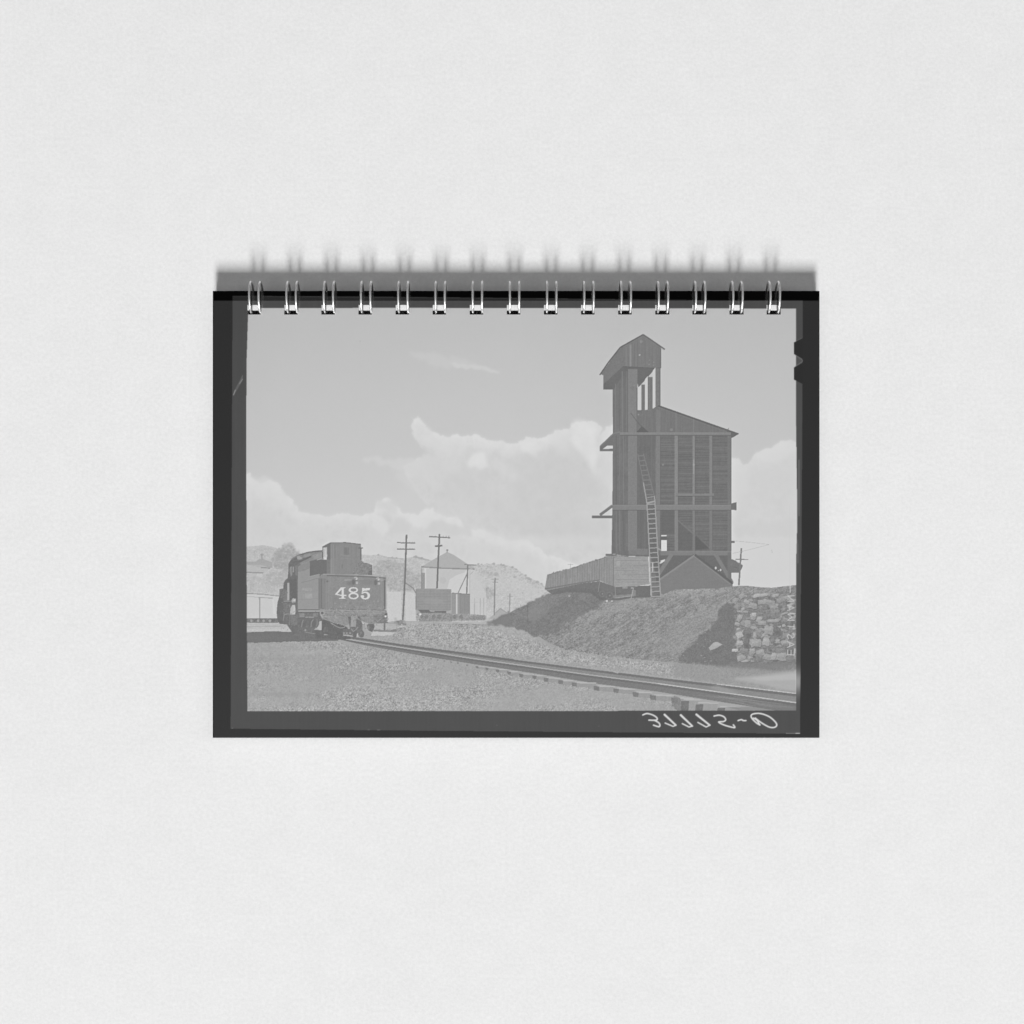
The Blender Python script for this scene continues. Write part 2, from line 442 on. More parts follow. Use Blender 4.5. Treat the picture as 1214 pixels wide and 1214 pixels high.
def scrub(pts, val, n, seed, sz=(.8, 2.0), spread=16):
    r = np.random.RandomState(seed); p = np.array(pts); x0, y0 = p.min(0); x1, y1 = p.max(0)
    soft(pts, val, .6, 1.6, 3, 6, seed, 14 * GR2 + 14 * GR)
    sl, m = raster(pts)
    k = 0
    while k < n:
        x, y = r.uniform(x0, x1), r.uniform(y0, y1)
        j, i = int((y - RY0) * S) - sl[0].start, int((x - RX0) * S) - sl[1].start
        if 0 <= j < m.shape[0] and 0 <= i < m.shape[1] and m[j, i]:
            disc(x, y, r.uniform(*sz), val + r.uniform(-spread, spread), .55, r.uniform(*sz) * .8, 7)
        k += 1
scrub([(323, 664), (325, 655), (330, 651), (336, 646), (343, 645.5), (350, 651), (356, 656), (352, 664), (346, 672), (340, 678), (326, 674)], 164, 260, 7, spread=8)
scrub([(312, 684), (322, 676), (342, 678), (343, 694), (331, 697), (318, 692)], 176, 200, 8, spread=9)
scrub([(293, 676), (312, 680), (320, 692), (330, 700), (293, 702)], 184, 200, 9, spread=9)
scrub([(441, 674), (450, 666), (462, 664), (476, 668), (486, 678), (498, 680), (498, 697), (480, 700), (465, 701), (452, 690), (442, 684)], 170, 420, 10, spread=14)
scrub([(562, 700), (568, 696), (580, 697), (586, 700), (586, 707), (578, 710), (566, 706)], 168, 90, 14)
scrub([(571, 677), (584, 678), (592, 683), (585, 686), (574, 684)], 182, 60, 15)
scrub([(293, 652), (322, 649), (330, 656), (320, 662), (293, 660)], 186, 120, 16, (.5, 1.2), 8)

# ---- village at the far left
zs = (280, 635, 9.71)
poly(Z(*zs, [(120, 300), (225, 300), (260, 275), (300, 262), (345, 280), (415, 308), (420, 372), (285, 372), (120, 330)]), 166, .9, 4)
stroke(Z(*zs, [(297, 262), (293, 215)]), 1.6, 150, .8); disc(310.6, 657.5, 2.2, 158, .7, 1.2)
poly(Z(*zs, [(120, 335), (285, 335), (400, 375), (330, 425), (120, 425)]), 184, .7, 3)
line(Z(*zs, [(285, 368), (390, 375)]), 1.2, 142, .9)
line(Z(*zs, [(120, 422), (312, 430)]), 1.3, 145, .9)
poly(Z(*zs, [(240, 436), (300, 436), (300, 480), (240, 470)]), 200, .8); poly(Z(*zs, [(150, 436), (225, 436), (225, 465), (150, 480)]), 190, .8)
# pale boxcar
poly(Z(*zs, [(110, 668), (500, 695), (500, 955), (110, 955)]), 203, 1, 2)
line(Z(*zs, [(110, 665), (300, 675), (510, 697)]), 1.1, 152)
line(Z(*zs, [(110, 700), (240, 708), (420, 718)]), .7, 172, .9)
line(Z(*zs, [(270, 705), (272, 965)]), 1.4, 158); line(Z(*zs, [(255, 712), (420, 720)]), 1, 158, .8)
line(Z(*zs, [(425, 735), (440, 900)]), 2.4, 214, .6)
rect(290, 732.8, 330, 738.6, 124, 1, 14)
for x in (298, 306, 312.5, 320): disc(x, 736, 1.6, 175, .7)
rect(290, 738.6, 348, 749, 184, 1, 6)
line([(290, 743), (340, 742)], .9, 160, .8); line([(290, 741), (338, 740.4)], .5, 172, .8)

# ---- roundhouse
zs = (440, 600, 5.058)
poly(Z(*zs, [(318, 365), (600, 372), (690, 520), (690, 670), (318, 670)]), 199, 1, 4)
poly([(503, 673), (557, 674.5), (557, 730), (503, 730)], 207, 1, 2)
poly(Z(*zs, [(330, 372), (575, 378), (560, 398), (510, 415), (470, 440), (455, 500), (330, 500)]), 193, .9, 2)
poly(Z(*zs, [(455, 275), (495, 292), (575, 345), (625, 372), (600, 380), (300, 365), (370, 322)]), 177, 1, 2.5)
line(Z(*zs, [(300, 364), (420, 372), (620, 378)]), 1.6, 146, .95)
line(Z(*zs, [(456, 280), (456, 262)]), 1.2, 140); disc(530.2, 652.2, 1.4, 145, 1, 1)
rect(499.4, 674, 500.6, 697, 158); rect(499, 679, 503.6, 697.5, 148, 1, 6); rect(501.3, 680, 501.8, 697, 175, .8)
disc(525, 688, 4, 186, .6)
poly(Z(*zs, [(590, 380), (600, 372), (680, 430), (690, 520), (690, 660), (596, 660)]), 200, .6, 3)
line(Z(*zs, [(590, 415), (612, 392)]), .6, 170); rect(556.6, 676, 557.4, 730, 172, .8)
for x in (562.6, 569.5, 573.5): line([(x, 709), (x - .2, 729)], .8, 168, .85)
line(Z(*zs, [(595, 575), (690, 582)]), .6, 186, .8)
poly(Z(*zs, [(745, 640), (775, 615), (820, 640), (825, 665), (700, 680), (690, 690)]), 172, .95, 3)
line(Z(*zs, [(745, 640), (775, 614), (815, 640)]), 1, 155)

# ---- ground sheets
rect(290, 748.5, 946, 846, 166)
poly([(290, 738), (440, 740), (470, 736), (500, 735), (560, 738), (600, 738), (640, 730), (946, 700), (946, 846), (290, 846)], 163)
rect(290, 738.6, 350, 749, 187, 1, 7); line([(290, 743), (345, 742)], 1.0, 166, .8); line([(290, 740.8), (338, 740.2)], .5, 176, .8); line([(290, 747), (345, 746.5)], .9, 194, .8)
poly(Z(*zs, [(95, 515), (180, 515), (180, 690), (100, 700)]), 203, 1, 4)
poly(Z(*zs, [(205, 515), (262, 520), (268, 620), (290, 690), (205, 690)]), 202, 1, 4)
poly(Z(*zs, [(0, 700), (140, 690), (420, 700), (700, 690), (760, 720), (420, 720), (120, 755), (0, 760)]), 176, 1, 6)
poly(Z(*zs, [(120, 740), (250, 718), (300, 708), (310, 715), (200, 745), (125, 755)]), 140, .9, 6)
poly(Z(*zs, [(0, 757), (120, 757), (170, 765), (120, 775), (0, 778)]), 193, .95, 4)
line(Z(*zs, [(400, 706), (560, 711), (760, 716)]), 1.7, 124, .9); line(Z(*zs, [(400, 697), (700, 702)]), 1.2, 190, .7)
scrub(Z(*zs, [(145, 690), (200, 682), (215, 712), (150, 718)]), 134, 30, 17)
# foreground tone and grain
gm = ((GY > 745)).astype(float)
img += gm * np.interp(GY, [750, 765, 800, 843], [2, 0, 0, 4]) 

# ---- embankments
bank_l = [(583, 737), (594, 731), (603, 727), (612, 722), (624, 716.5), (630, 713), (641, 710), (649.6, 705), (665, 700), (690, 697), (712, 699), (740, 704), (775, 706), (785, 702), (800, 697.6), (823, 695.6), (850, 696), (869.7, 694.9), (884.5, 694.4), (903.4, 696.3), (915, 696.8), (946, 693.2), (946, 800), (890, 795), (800, 786), (720, 778), (670, 770), (650, 762), (640, 755), (618, 747), (600, 742)]
poly(bank_l, 143)
EM = fullmask(bank_l)
# diagonal streaks down the slope
u = (GX * .55 + GY * .95); v = (GX * .95 - GY * .55)
def diag(cu, cv, seed):
    r = np.random.RandomState(seed); g = r.uniform(-1, 1, (700, 700))
    a = (u / cu); b_ = (v / cv) + 300; ia = a.astype(int) % 690; ib = b_.astype(int) % 690
    fa = a - np.floor(a); fb = b_ - np.floor(b_)
    return (g[ia, ib] * (1 - fa) + g[ia + 1, ib] * fa) * (1 - fb) + (g[ia, ib + 1] * (1 - fa) + g[ia + 1, ib + 1] * fa) * fb
DG = .6 * diag(2.2, 9, 3) + .4 * diag(5, 26, 4)
img += EM * (15 * DG + 15 * GR + 8 * GR2 + 10 * diag(1.1, 5, 8))
soft([(790, 701), (830, 697), (868, 698), (850, 706), (800, 708), (770, 715), (720, 730), (690, 742), (700, 728), (735, 712), (770, 708)], 158, .6, 2, 3, 6, 71, 8 * GR)
soft([(770, 770), (800, 740), (850, 715), (862, 705), (850, 735), (830, 752), (806, 778)], 152, .5, 4, 3, 6, 72, 8 * GR)
# pale gravel heap in front
soft([(462, 752), (485, 742), (510, 737), (545, 739), (580, 741), (605, 744), (620, 748), (637, 757), (650, 766), (690, 776), (760, 785), (860, 794), (930, 806), (800, 800), (600, 776), (500, 764)], 166, .9, 1.2, 1.5, 5, 73, 15 * GR + 6 * GR2 + 4 * GRH)
soft([(575, 741), (612, 742), (636, 756), (625, 760), (590, 752)], 174, .5, 2, 2, 5, 74, 9 * GR)
# dark shaded slope with the cutting
dark = Z(570, 680, 4.336, [(345, 108), (420, 90), (480, 88), (600, 92), (650, 128), (600, 165), (560, 195), (500, 228), (430, 270), (380, 300), (330, 320), (280, 322), (215, 292), (130, 272), (60, 258), (70, 235), (140, 205), (190, 182), (235, 158), (290, 135)])
soft(dark, 124, .9, 1.1, 2.2, 5, 75, 8 * GR + 6 * DG + 5 * GR2)
soft([(612, 724), (640, 712), (662, 706), (668, 714), (640, 728), (618, 738)], 134, .6, 2.5, 3, 6, 175, 10 * GR)
soft(Z(570, 680, 4.336, [(242, 175), (330, 150), (345, 200), (300, 235), (245, 245)]), 135, .8, 1.3, 2, 5, 76, 5 * DG + 4 * GR)
line(Z(570, 680, 4.336, [(240, 160), (242, 245)]), .8, 112, .8)
soft(Z(570, 680, 4.336, [(250, 150), (340, 112), (460, 100), (470, 112), (350, 132), (265, 165)]), 134, .8, .8, 1, 4, 77, 7 * GR)
soft([(577, 737), (604, 728), (606, 738), (590, 742), (577, 741)], 128, .8, 1.2, 1.5, 4, 78)
# shadow beside the retaining wall
soft(Z(780, 660, 5.28, [(480, 290), (405, 298), (385, 370), (325, 445), (230, 530), (130, 625), (125, 660), (300, 675), (420, 700), (560, 722), (700, 712), (865, 670), (865, 640), (700, 650), (520, 640), (485, 560)]), 119, .93, 1.0, 2.2, 5, 79, 7 * GR + 4 * GR2)
soft([(866, 786), (944, 784), (944, 792), (905, 800), (880, 798)], 132, .8, 2.2, 2, 5, 80, 5 * GR)

# stones of the retaining wall: irregular courses
zs = (840, 680, 10.117)
poly(Z(*zs, [(330, 350), (250, 330), (340, 250), (420, 230), (500, 250), (700, 230), (900, 300), (1050, 300), (1050, 1050), (420, 1060), (400, 960), (390, 860), (320, 740), (330, 600), (310, 480)]), 132, .95, 16)
def stone(cx, cy, rx, ry, val, rot=0.0):
    base = [(-1, -.8), (-.55, -1), (.1, -.95), (.7, -1), (1, -.6), (.95, .3), (1, .8), (.4, 1), (-.3, .92), (-.85, 1), (-1, .3)]
    P = []
    for x, y in base:
        x = x * rx * R.uniform(.72, 1.06); y = y * ry * R.uniform(.68, 1.08)
        P.append((cx + x * math.cos(rot) - y * math.sin(rot), cy + x * math.sin(rot) + y * math.cos(rot)))
    poly([(x + .4, y + .8) for x, y in P], 110, .6)
    poly(P, val, 1, 9)
    poly([(cx + (x - cx) * .8 - rx * .1, cy + (y - cy) * .5 - ry * .35) for x, y in P], val + 10, .6, 9)
    poly([(cx + (x - cx) * .5 + rx * .3, cy + (y - cy) * .45 + ry * .4) for x, y in P], val - 12, .5, 9)
y = 705.0; row = 0
while y < 783:
    h = R.uniform(5.5, 9.4) if row % 3 else R.uniform(3.0, 4.4)
    xl = np.interp(y, [703, 712, 725, 740, 752, 762, 775, 786], [873, 871, 872, 871, 872, 874, 878, 882])
    x = xl + R.uniform(-1, 1)
    while x < 942:
        wd = R.uniform(6, 13) if h > 4.4 else R.uniform(8, 17)
        wd = min(wd, 944 - x)
        stone(x + wd / 2, y + h / 2 + R.uniform(-2.4, 2.4), wd / 2 * .95, h / 2 * R.uniform(.7, 1.15), R.choice([126, 140, 150, 157, 163]) + R.uniform(-5, 5) - (5 if row % 2 else 0), R.uniform(-.38, .38))
        x += wd + R.uniform(0, .7)
    y += h + .2; row += 1
for _ in range(70): stone(R.uniform(874, 942), R.uniform(706, 784), R.uniform(1.2, 3.0), R.uniform(.9, 2.0), R.choice([118, 132, 150, 166]), R.uniform(-.6, .6))
for px, py, rx, ry, val, rt in [(620, 260, 9.5, 2.4, 172, -.12), (700, 345, 11, 3.2, 156, .05), (370, 535, 2.6, 5.5, 160, .5), (370, 735, 4.2, 4, 178, -.4), (375, 830, 4, 3.4, 172, 0), (545, 490, 3.4, 2.6, 176, .2),
    (570, 830, 7, 6, 160, 0), (690, 820, 4.6, 5.2, 168, .1), (720, 680, 5.6, 6, 158, .1), (820, 680, 4, 4.5, 118, .2), (800, 470, 6.5, 6, 138, 0), (780, 565, 8.5, 2.2, 160, 0), (850, 995, 9.5, 5, 158, .05), (780, 990, 3, 5, 168, .3), (530, 380, 5.5, 4, 158, .2),
    (400, 265, 3.5, 3, 158, -.5), (320, 325, 3, 4.5, 156, .6), (460, 340, 4, 2.4, 162, .5), (470, 600, 4, 5, 158, .2), (600, 700, 4, 5.5, 146, 0), (430, 1050, 4.5, 1.4, 168, 0), (390, 1010, 6, 3.4, 160, -.35), (315, 920, 4.2, 1.8, 184, 0), (520, 960, 3, 3.6, 152, .4), (455, 830, 3.6, 6.5, 118, 0)]:
    X_, Y_ = Z(*zs, [(px, py)])[0]; stone(X_, Y_, rx, ry, val, rt)
poly(Z(*zs, [(0, 890), (20, 870), (60, 825), (110, 820), (165, 850), (110, 885), (60, 910), (20, 920)]), 170, 1, 5)
poly(Z(*zs, [(50, 840), (100, 822), (150, 850), (80, 870)]), 180, .7)
for _ in range(900):                                   # loose rubble on the slopes
    x = R.uniform(650, 944); yb = np.interp(x, [650, 720, 800, 944], [764, 777, 784, 800]); yt = np.interp(x, [650, 700, 770, 800, 944], [752, 728, 706, 698, 696])
    y = R.uniform(yt, yb)
    if 846 < x < 944 and y > 712: continue
    v_ = R.choice([112, 120, 165, 172]); disc(x, y, R.uniform(.5, 1.4), v_, .55, R.uniform(.35, .85), 6)
for _ in range(130):
    x = R.uniform(785, 868); disc(x, 700.5 + R.normal(0, 2.2), R.uniform(.5, 1.2), R.choice([125, 178, 186, 170]), .6, R.uniform(.4, .8), 6)

# ---- grain of the yard
ym = fullmask([(290, 761), (385, 760), (430, 765), (500, 779), (620, 800), (700, 814), (800, 828), (890, 846), (290, 846)])
PATCH = np.clip(.8 + 1.5 * fbm(26, 3, .6, 88, 2.2, .8), .4, 1.5)
img += ym * (PATCH * (19 * GR + 6 * GRH + 4 * GR2) + 3 * GR3 + 3.5 * fbm(34, 3, .6, 89, 3, .5))
ym2 = fullmask([(440, 745), (470, 740), (560, 740), (650, 765), (800, 788), (944, 800), (944, 822), (780, 803), (600, 780), (500, 768), (440, 758)])
img += ym2 * (12 * GR + 5 * GR2 + 4 * GRH)
for _ in range(900):
    x = R.uniform(292, 800); y = R.uniform(762, 843)
    if y < np.interp(x, [400, 500, 640, 800], [764, 782, 804, 830]) + 2: continue
    v_ = R.choice([128, 138, 184, 192]); disc(x, y, R.uniform(.4, 1.2), v_, .6, R.uniform(.25, .55), 6)
for x0_, x1_, y_, v_ in [(295, 370, 823, 150), (300, 345, 782, 152), (480, 515, 800, 156), (420, 460, 812, 176), (560, 600, 830, 174), (300, 330, 836, 175), (330, 400, 773, 176)]:
    soft([(x0_, y_ - 1.5), (x1_, y_ - 2), (x1_ + 5, y_ + 1.5), (x0_ - 4, y_ + 2)], v_, .45, 1.4, 2.5, 5, int(x0_))
for _ in range(520):
    x = R.uniform(293, 840); y = R.uniform(764, 842)
    if y < np.interp(x, [400, 500, 640, 840], [764, 782, 804, 836]) + 3: continue
    L_ = R.uniform(1, 4.5); line([(x, y), (x + L_, y + R.uniform(-.4, .5))], R.uniform(.35, .7), R.choice([142, 148, 178, 184]), .5)
for _ in range(260):
    x = R.uniform(470, 900); yb = np.interp(x, [470, 600, 720, 900], [758, 776, 789, 806]); y = R.uniform(yb - 14, yb)
    if y < np.interp(x, [470, 560, 640, 720, 900], [748, 742, 757, 780, 797]): continue
    disc(x, y, R.uniform(.4, 1.3), R.choice([140, 146, 180, 186]), .5, R.uniform(.3, .7), 6)
# engine's shadow
soft([(290, 749.5), (320, 748.5), (345, 749), (352, 752), (372, 755), (403, 757), (400, 760), (385, 760), (352, 760.5), (320, 761.5), (290, 762)], 116, 1, .5, .6, 5, 82, 3 * GR)

soft([(800, 786), (944, 797), (944, 822), (860, 812), (800, 802)], 152, .7, 2, 1.5, 6, 96, 8 * GR)
# ---- track
def interp_line(pts):
    xs = np.array([p[0] for p in pts]); ys = np.array([p[1] for p in pts]); return lambda x: np.interp(x, xs, ys)
far_ = interp_line([(401, 753.5), (430, 757), (470, 763.3), (500, 767.4), (560, 775.2), (615, 782.7), (700, 793.3), (780, 803.2), (860, 812.5), (944, 822.5)])
near = interp_line([(401, 756), (430, 761), (470, 767), (500, 771.6), (560, 780.8), (615, 788.5), (700, 800.5), (780, 810.6), (860, 821.6), (944, 833.3)])
low = interp_line([(401, 758), (430, 764.5), (470, 772), (500, 777.5), (569, 788.5), (638, 799), (707, 810.5), (780, 820), (860, 833), (944, 846)])
xs = np.linspace(401, 946, 110)
poly([(x, far_(x) - .3) for x in xs] + [(x, near(x)) for x in xs[::-1]], 138, 1, 5)
poly([(x, near(x)) for x in xs] + [(x, low(x)) for x in xs[::-1]], 124, 1, 5)
wf = lambda x: np.interp(x, [401, 500, 780, 944], [1.8, 2.3, 2.8, 3.4])
poly([(x, far_(x) - .4) for x in xs] + [(x, far_(x) + wf(x)) for x in xs[::-1]], 114, .95, 3)
poly([(x, near(x) + .6) for x in xs] + [(x, near(x) + 1.1 * wf(x)) for x in xs[::-1]], 112, .9, 3)
poly([(x, near(x) - .9) for x in xs] + [(x, near(x) + .45) for x in xs[::-1]], 176, .9, 5)
xs2 = np.linspace(610, 946, 60)
poly([(x, far_(x) - 1.0) for x in xs2] + [(x, far_(x) + .1) for x in xs2[::-1]], 172, .7)
xs2 = np.linspace(850, 946, 30)
poly([(x, far_(x) - .7) for x in xs2] + [(x, far_(x) + .2) for x in xs2[::-1]], 205, .9)
xs2 = np.linspace(780, 946, 40)
poly([(x, near(x) - .6) for x in xs2] + [(x, near(x) + .35) for x in xs2[::-1]], 200, .9)
line([(727, 796), (733, 798)], 1.4, 180, .8)
# sleepers: pale ends with dark gaps, growing towards the right
g = [(443, 768, .6), (452, 769.6, .6), (460, 771, .7), (468, 773, .7), (476, 774.4, .7), (484, 776, .7), (493, 778, .8), (502, 779.8, 1), (511, 781.2, 1), (519, 782.4, 1), (527, 783.6, 1), (535, 785, 1.1), (543, 786.2, 1.1), (554, 788.6, 1.2), (565.7, 791.2, 1.4), (577.3, 792.8, 1.6), (590, 795.2, 2.0), (603.8, 797.9, 2.1), (618, 800.9, 2.3), (633.8, 802.9, 2.4), (647.6, 805.9, 2.6), (664.9, 808.9, 2.7), (681, 811.5, 2.8), (707.6, 816.1, 3.2), (730.6, 818.9, 3.0), (753.7, 823.5, 3.3), (774.4, 827.0, 3.4), (800, 830.5, 3.6)]
for i, (x, y_, sz) in enumerate(g):
    nx_ = g[i + 1][0] if i + 1 < len(g) else x + 24
    if sz > 1.2:
        poly([(x + sz * .9, y_ - sz * 1.2), (nx_ - sz * .3, y_ - sz * .9 + .5), (nx_ - sz * .7, y_ + sz * 1.25 + .6), (x + sz * .9, y_ + sz * .95)], 153, .95, 4)
        poly([(x + sz * .3, y_ - sz * 1.25), (nx_ - sz * .2, y_ - sz * .95 + .5), (nx_ - sz * .4, y_ - sz * .6 + .6), (x + sz * .4, y_ - sz * .55)], 182, .95)
    poly([(x - sz * 1.2, y_ - sz * .9), (x + sz * 1.0, y_ - sz * .8), (x + sz * .9, y_ + sz * .95), (x - sz * 1.0, y_ + sz * .7)], 122 if sz > 1.2 else 132, .9, 5)
poly([(799, 825), (806, 827), (812, 842.5), (803, 842.5), (796, 836)], 128, .8, 9)
for x0_, x1_, yt_ in [(810, 831, 828.5), (827, 853, 832.3), (853, 879, 836.8), (892, 922, 841.4)]:
    poly([(x0_, yt_), (x1_, yt_ + .8), (x1_ - 2, yt_ + 2), (x0_ + 1, yt_ + 1.5)], 184, .9)
    poly([(x0_ + 5, yt_ + 2), (x1_ - 2, yt_ + 2), (x1_ - 3, 843), (x0_ + 5, 843)], 158, .9, 4)
    poly([(x0_ - 2, yt_ + 2.5), (x0_ + 7, yt_ + 2.5), (x0_ + 6, 843), (x0_ - 3, 843)], 112, .85, 5)
soft([(860, 838), (944, 838), (944, 843), (880, 843)], 122, .5, 1)
# streaks of ballast on the right
for k in range(26):
    x = R.uniform(820, 900); y_ = near(x) + R.uniform(2, 9); line([(x, y_), (x + R.uniform(18, 50), y_ + R.uniform(3, 6))], .6, R.choice([112, 150, 138]), .5)
soft([(800, 786), (944, 797), (944, 812), (860, 810), (800, 802)], 152, .7, 2, 1.5, 6, 95, 6 * GR)
# light leak
soft([(872, 803.5), (905, 800), (950, 794), (950, 820.5), (925, 817), (900, 811), (870, 806)], 178, .8, 1.8)
soft([(890, 804), (950, 797.5), (950, 806), (900, 807)], 190, .6, 1.3)
soft([(850, 812), (880, 822), (860, 822), (840, 815)], 160, .6, 2)

# ---- coal wagons in the middle distance
zs = (440, 600, 5.058)
stroke(Z(*zs, [(205, 460), (250, 490), (268, 520)]), 1.3, 138)
rect(493, 723, 536, 736, 150, .6, 12)
for _ in range(110): disc(R.uniform(494, 576), R.uniform(728, 737), R.uniform(.3, .9), R.choice([108, 120, 195, 150]), .7, None, 7)
poly(Z(*zs, [(268, 496), (300, 494), (480, 498), (480, 625), (440, 632), (268, 622)]), 150, 1, 3)
img[raster(Z(*zs, [(268, 496), (480, 498), (480, 625), (268, 622)]))[0]] += 3 * HORI[raster(Z(*zs, [(268, 496), (480, 498), (480, 625), (268, 622)]))[0]]
line(Z(*zs, [(268, 498), (480, 500)]), .8, 160, .7); line(Z(*zs, [(270, 500), (268, 622)]), .9, 135)
poly(Z(*zs, [(280, 622), (345, 622), (355, 632), (450, 628), (450, 642), (400, 640), (300, 640)]), 116, 1, 6)
poly(Z(*zs, [(290, 640), (460, 640), (690, 655), (690, 680), (470, 690), (300, 690)]), 142, .75, 16)
for x, r_ in [(303, 9), (330, 12), (375, 12), (408, 13), (500, 11), (540, 12)]:
    X_, Y_ = Z(*zs, [(x, 664)])[0]; disc(X_, Y_, r_ / 5, 126, .7, r_ * 1.1 / 5, 12, 6)
disc(498.3, 728.3, 1.3, 215)
poly(Z(*zs, [(482, 522), (505, 520), (594, 528), (594, 648), (482, 645)]), 152, 1, 3)
poly(Z(*zs, [(530, 524), (594, 528), (594, 646), (530, 642)]), 143, .8, 3)
for yy in np.arange(701, 724, 3.1): line([(494, yy), (534.5, yy + .2)], .45, 138, .6)
for x in (497.5, 503, 510, 517, 524, 530): line([(x, 699), (x, 723)], .45, R.choice([139, 158]), .45)
soft([(500, 709), (528, 711), (524, 716), (503, 715)], 160, .5, 1.2, 1.5, 4, 97)
for x in (546, 551): line([(x, 705), (x, 728)], .5, 134, .5)
rect(540.6, 704.5, 542.2, 728, 206, .9); line(Z(*zs, [(485, 521), (594, 529)]), .9, 130, .8)
rect(558, 730, 575, 735.5, 140, .6, 14)

# ---- telegraph poles
line(Z(*zs, [(212, 172), (203, 430), (190, 682)]), 2.1, 122); line([(481.2, 636), (477.3, 734)], .5, 140, .6)
for yy in (220, 258): line(Z(*zs, [(155, yy - 1), (264, yy + 2)]), 1.3, 124)
for x in (160, 175, 192, 232, 246, 258):
    for yy in (213, 252): line(Z(*zs, [(x, yy), (x, yy + 7)]), .7, 135, .8)
line(Z(*zs, [(410, 166), (402, 330), (395, 494)]), 2.0, 120)
line(Z(*zs, [(347, 183), (474, 190)]), 1.3, 124); line(Z(*zs, [(383, 241), (427, 237)]), 2.0, 122)
for x in (352, 366, 384, 432, 450, 466): line(Z(*zs, [(x, 178), (x, 187)]), .7, 138, .8)
line(Z(*zs, [(580, 348), (573, 525)]), 1.6, 130); line(Z(*zs, [(560, 350), (632, 355)]), 1.1, 134); line(Z(*zs, [(577, 402), (522, 520)]), 1.1, 138)
line(Z(*zs, [(743, 430), (738, 655)]), 1.4, 140); line(Z(*zs, [(722, 438), (765, 438)]), .7, 148); line(Z(*zs, [(728, 456), (760, 457)]), .8, 150)
line(Z(*zs, [(832, 525), (830, 642)]), 1.1, 146); line(Z(*zs, [(815, 541), (850, 541)]), .7, 158)
line(Z(*zs, [(897, 588), (897, 608)]), .9, 150); line(Z(*zs, [(1195, 345), (1195, 372)]), .7, 170, .8); line(Z(*zs, [(1178, 350), (1212, 350)]), .7, 172, .8)

# ---- locomotive and tender
z3 = (325, 635, 15.175); z4 = (390, 635, 15.175); z5 = (325, 700, 15.175); z6 = (390, 700, 15.175)
eng = [(342.1, 668), (344, 665), (346.7, 661.5), (351.4, 658.5), (355, 657), (358, 656.2), (364.5, 654.2), (372, 653.2), (381.7, 652.3), (384, 665), (384, 700), (400, 757), (352, 757), (347.4, 751.4), (344.8, 747.4), (340, 740.5), (331.6, 739.5), (329, 736), (328, 726.4), (328.6, 718), (329.3, 713), (331.3, 706.8), (331.2, 698.4), (334, 698), (336, 697.6), (336.2, 691.7), (338.2, 687.7), (341, 685.5), (342, 676)]
poly(eng, 116, 1, 7)
poly(Z(*z3, [(400, 380), (500, 335), (640, 305), (860, 285), (870, 430), (760, 430), (640, 460), (560, 510), (480, 560), (460, 490), (560, 430), (650, 380), (520, 400), (450, 440)]), 142, .9, 5)
poly(Z(*z3, [(410, 375), (450, 365), (500, 400), (490, 430), (420, 430)]), 170, .8, 8); poly(Z(*z3, [(530, 350), (650, 330), (660, 360), (560, 390)]), 150, .9)
poly(Z(*z3, [(690, 350), (860, 300), (860, 420), (720, 430)]), 156, .6, 6)
stroke(Z(*z3, [(480, 345), (600, 300), (740, 278), (860, 270)]), .9, 112)
stroke(Z(*z3, [(360, 480), (480, 460), (560, 425), (660, 375)]), 1.8, 108)
stroke(Z(*z3, [(320, 420), (400, 370), (470, 335)]), 1.2, 132)
poly(Z(*z3, [(265, 520), (410, 470), (415, 1180), (280, 1180)]), 112, .9, 4)
poly(Z(*z3, [(285, 560), (320, 550), (330, 700), (300, 740), (275, 640)]), 148, .8, 6); rect(347, 671.5, 348.6, 678.5, 158, .8)
poly(Z(*z3, [(380, 540), (425, 540), (425, 740), (380, 700)]), 130, .8)
stroke(Z(*z3, [(265, 520), (262, 780)]), .9, 112)
poly(Z(*z3, [(240, 790), (400, 780), (410, 1170), (290, 1170), (285, 850)]), 106, .9, 3)
poly(Z(*z3, [(100, 960), (160, 950), (190, 1000), (235, 1000), (235, 1180), (110, 1120)]), 124, .9, 9)
rect(340.8, 691, 343.1, 711.5, 172)
stroke(Z(*z3, [(175, 860), (210, 800), (250, 770)]), .9, 118); rect(338.5, 700, 340.2, 711, 128)
line(Z(*z5, [(165, 195), (330, 190)]), 1.0, 158, .9)
# smokebox side and steps
poly(Z(*z5, [(95, 130), (150, 140), (175, 200), (170, 600), (110, 600), (60, 540), (45, 400), (60, 220)]), 112, .9, 4)
poly(Z(*z5, [(160, 230), (300, 220), (290, 420), (230, 430), (170, 460)]), 122, .9, 9)
stroke(Z(*z5, [(165, 540), (180, 440), (240, 420), (340, 440)]), .9, 152, .8); stroke(Z(*z5, [(275, 250), (285, 300)]), .8, 150)
line(Z(*z5, [(280, 440), (275, 620)]), .7, 148, .7)
poly(Z(*z5, [(290, 450), (420, 445), (420, 620), (310, 640)]), 128, .8, 9)
# man in pale overalls on the steps
poly(Z(*z5, [(325, 262), (375, 262), (385, 330), (380, 435), (285, 435), (295, 320)]), 182, 1, 4)
poly(Z(*z5, [(350, 280), (380, 300), (378, 430), (345, 430)]), 196, .8)
poly(Z(*z5, [(318, 150), (345, 140), (392, 150), (385, 215), (350, 225), (320, 215)]), 172, .95, 8); disc(349, 711.5, 1.4, 198, .8); disc(348.5, 714, .8, 130, .8)
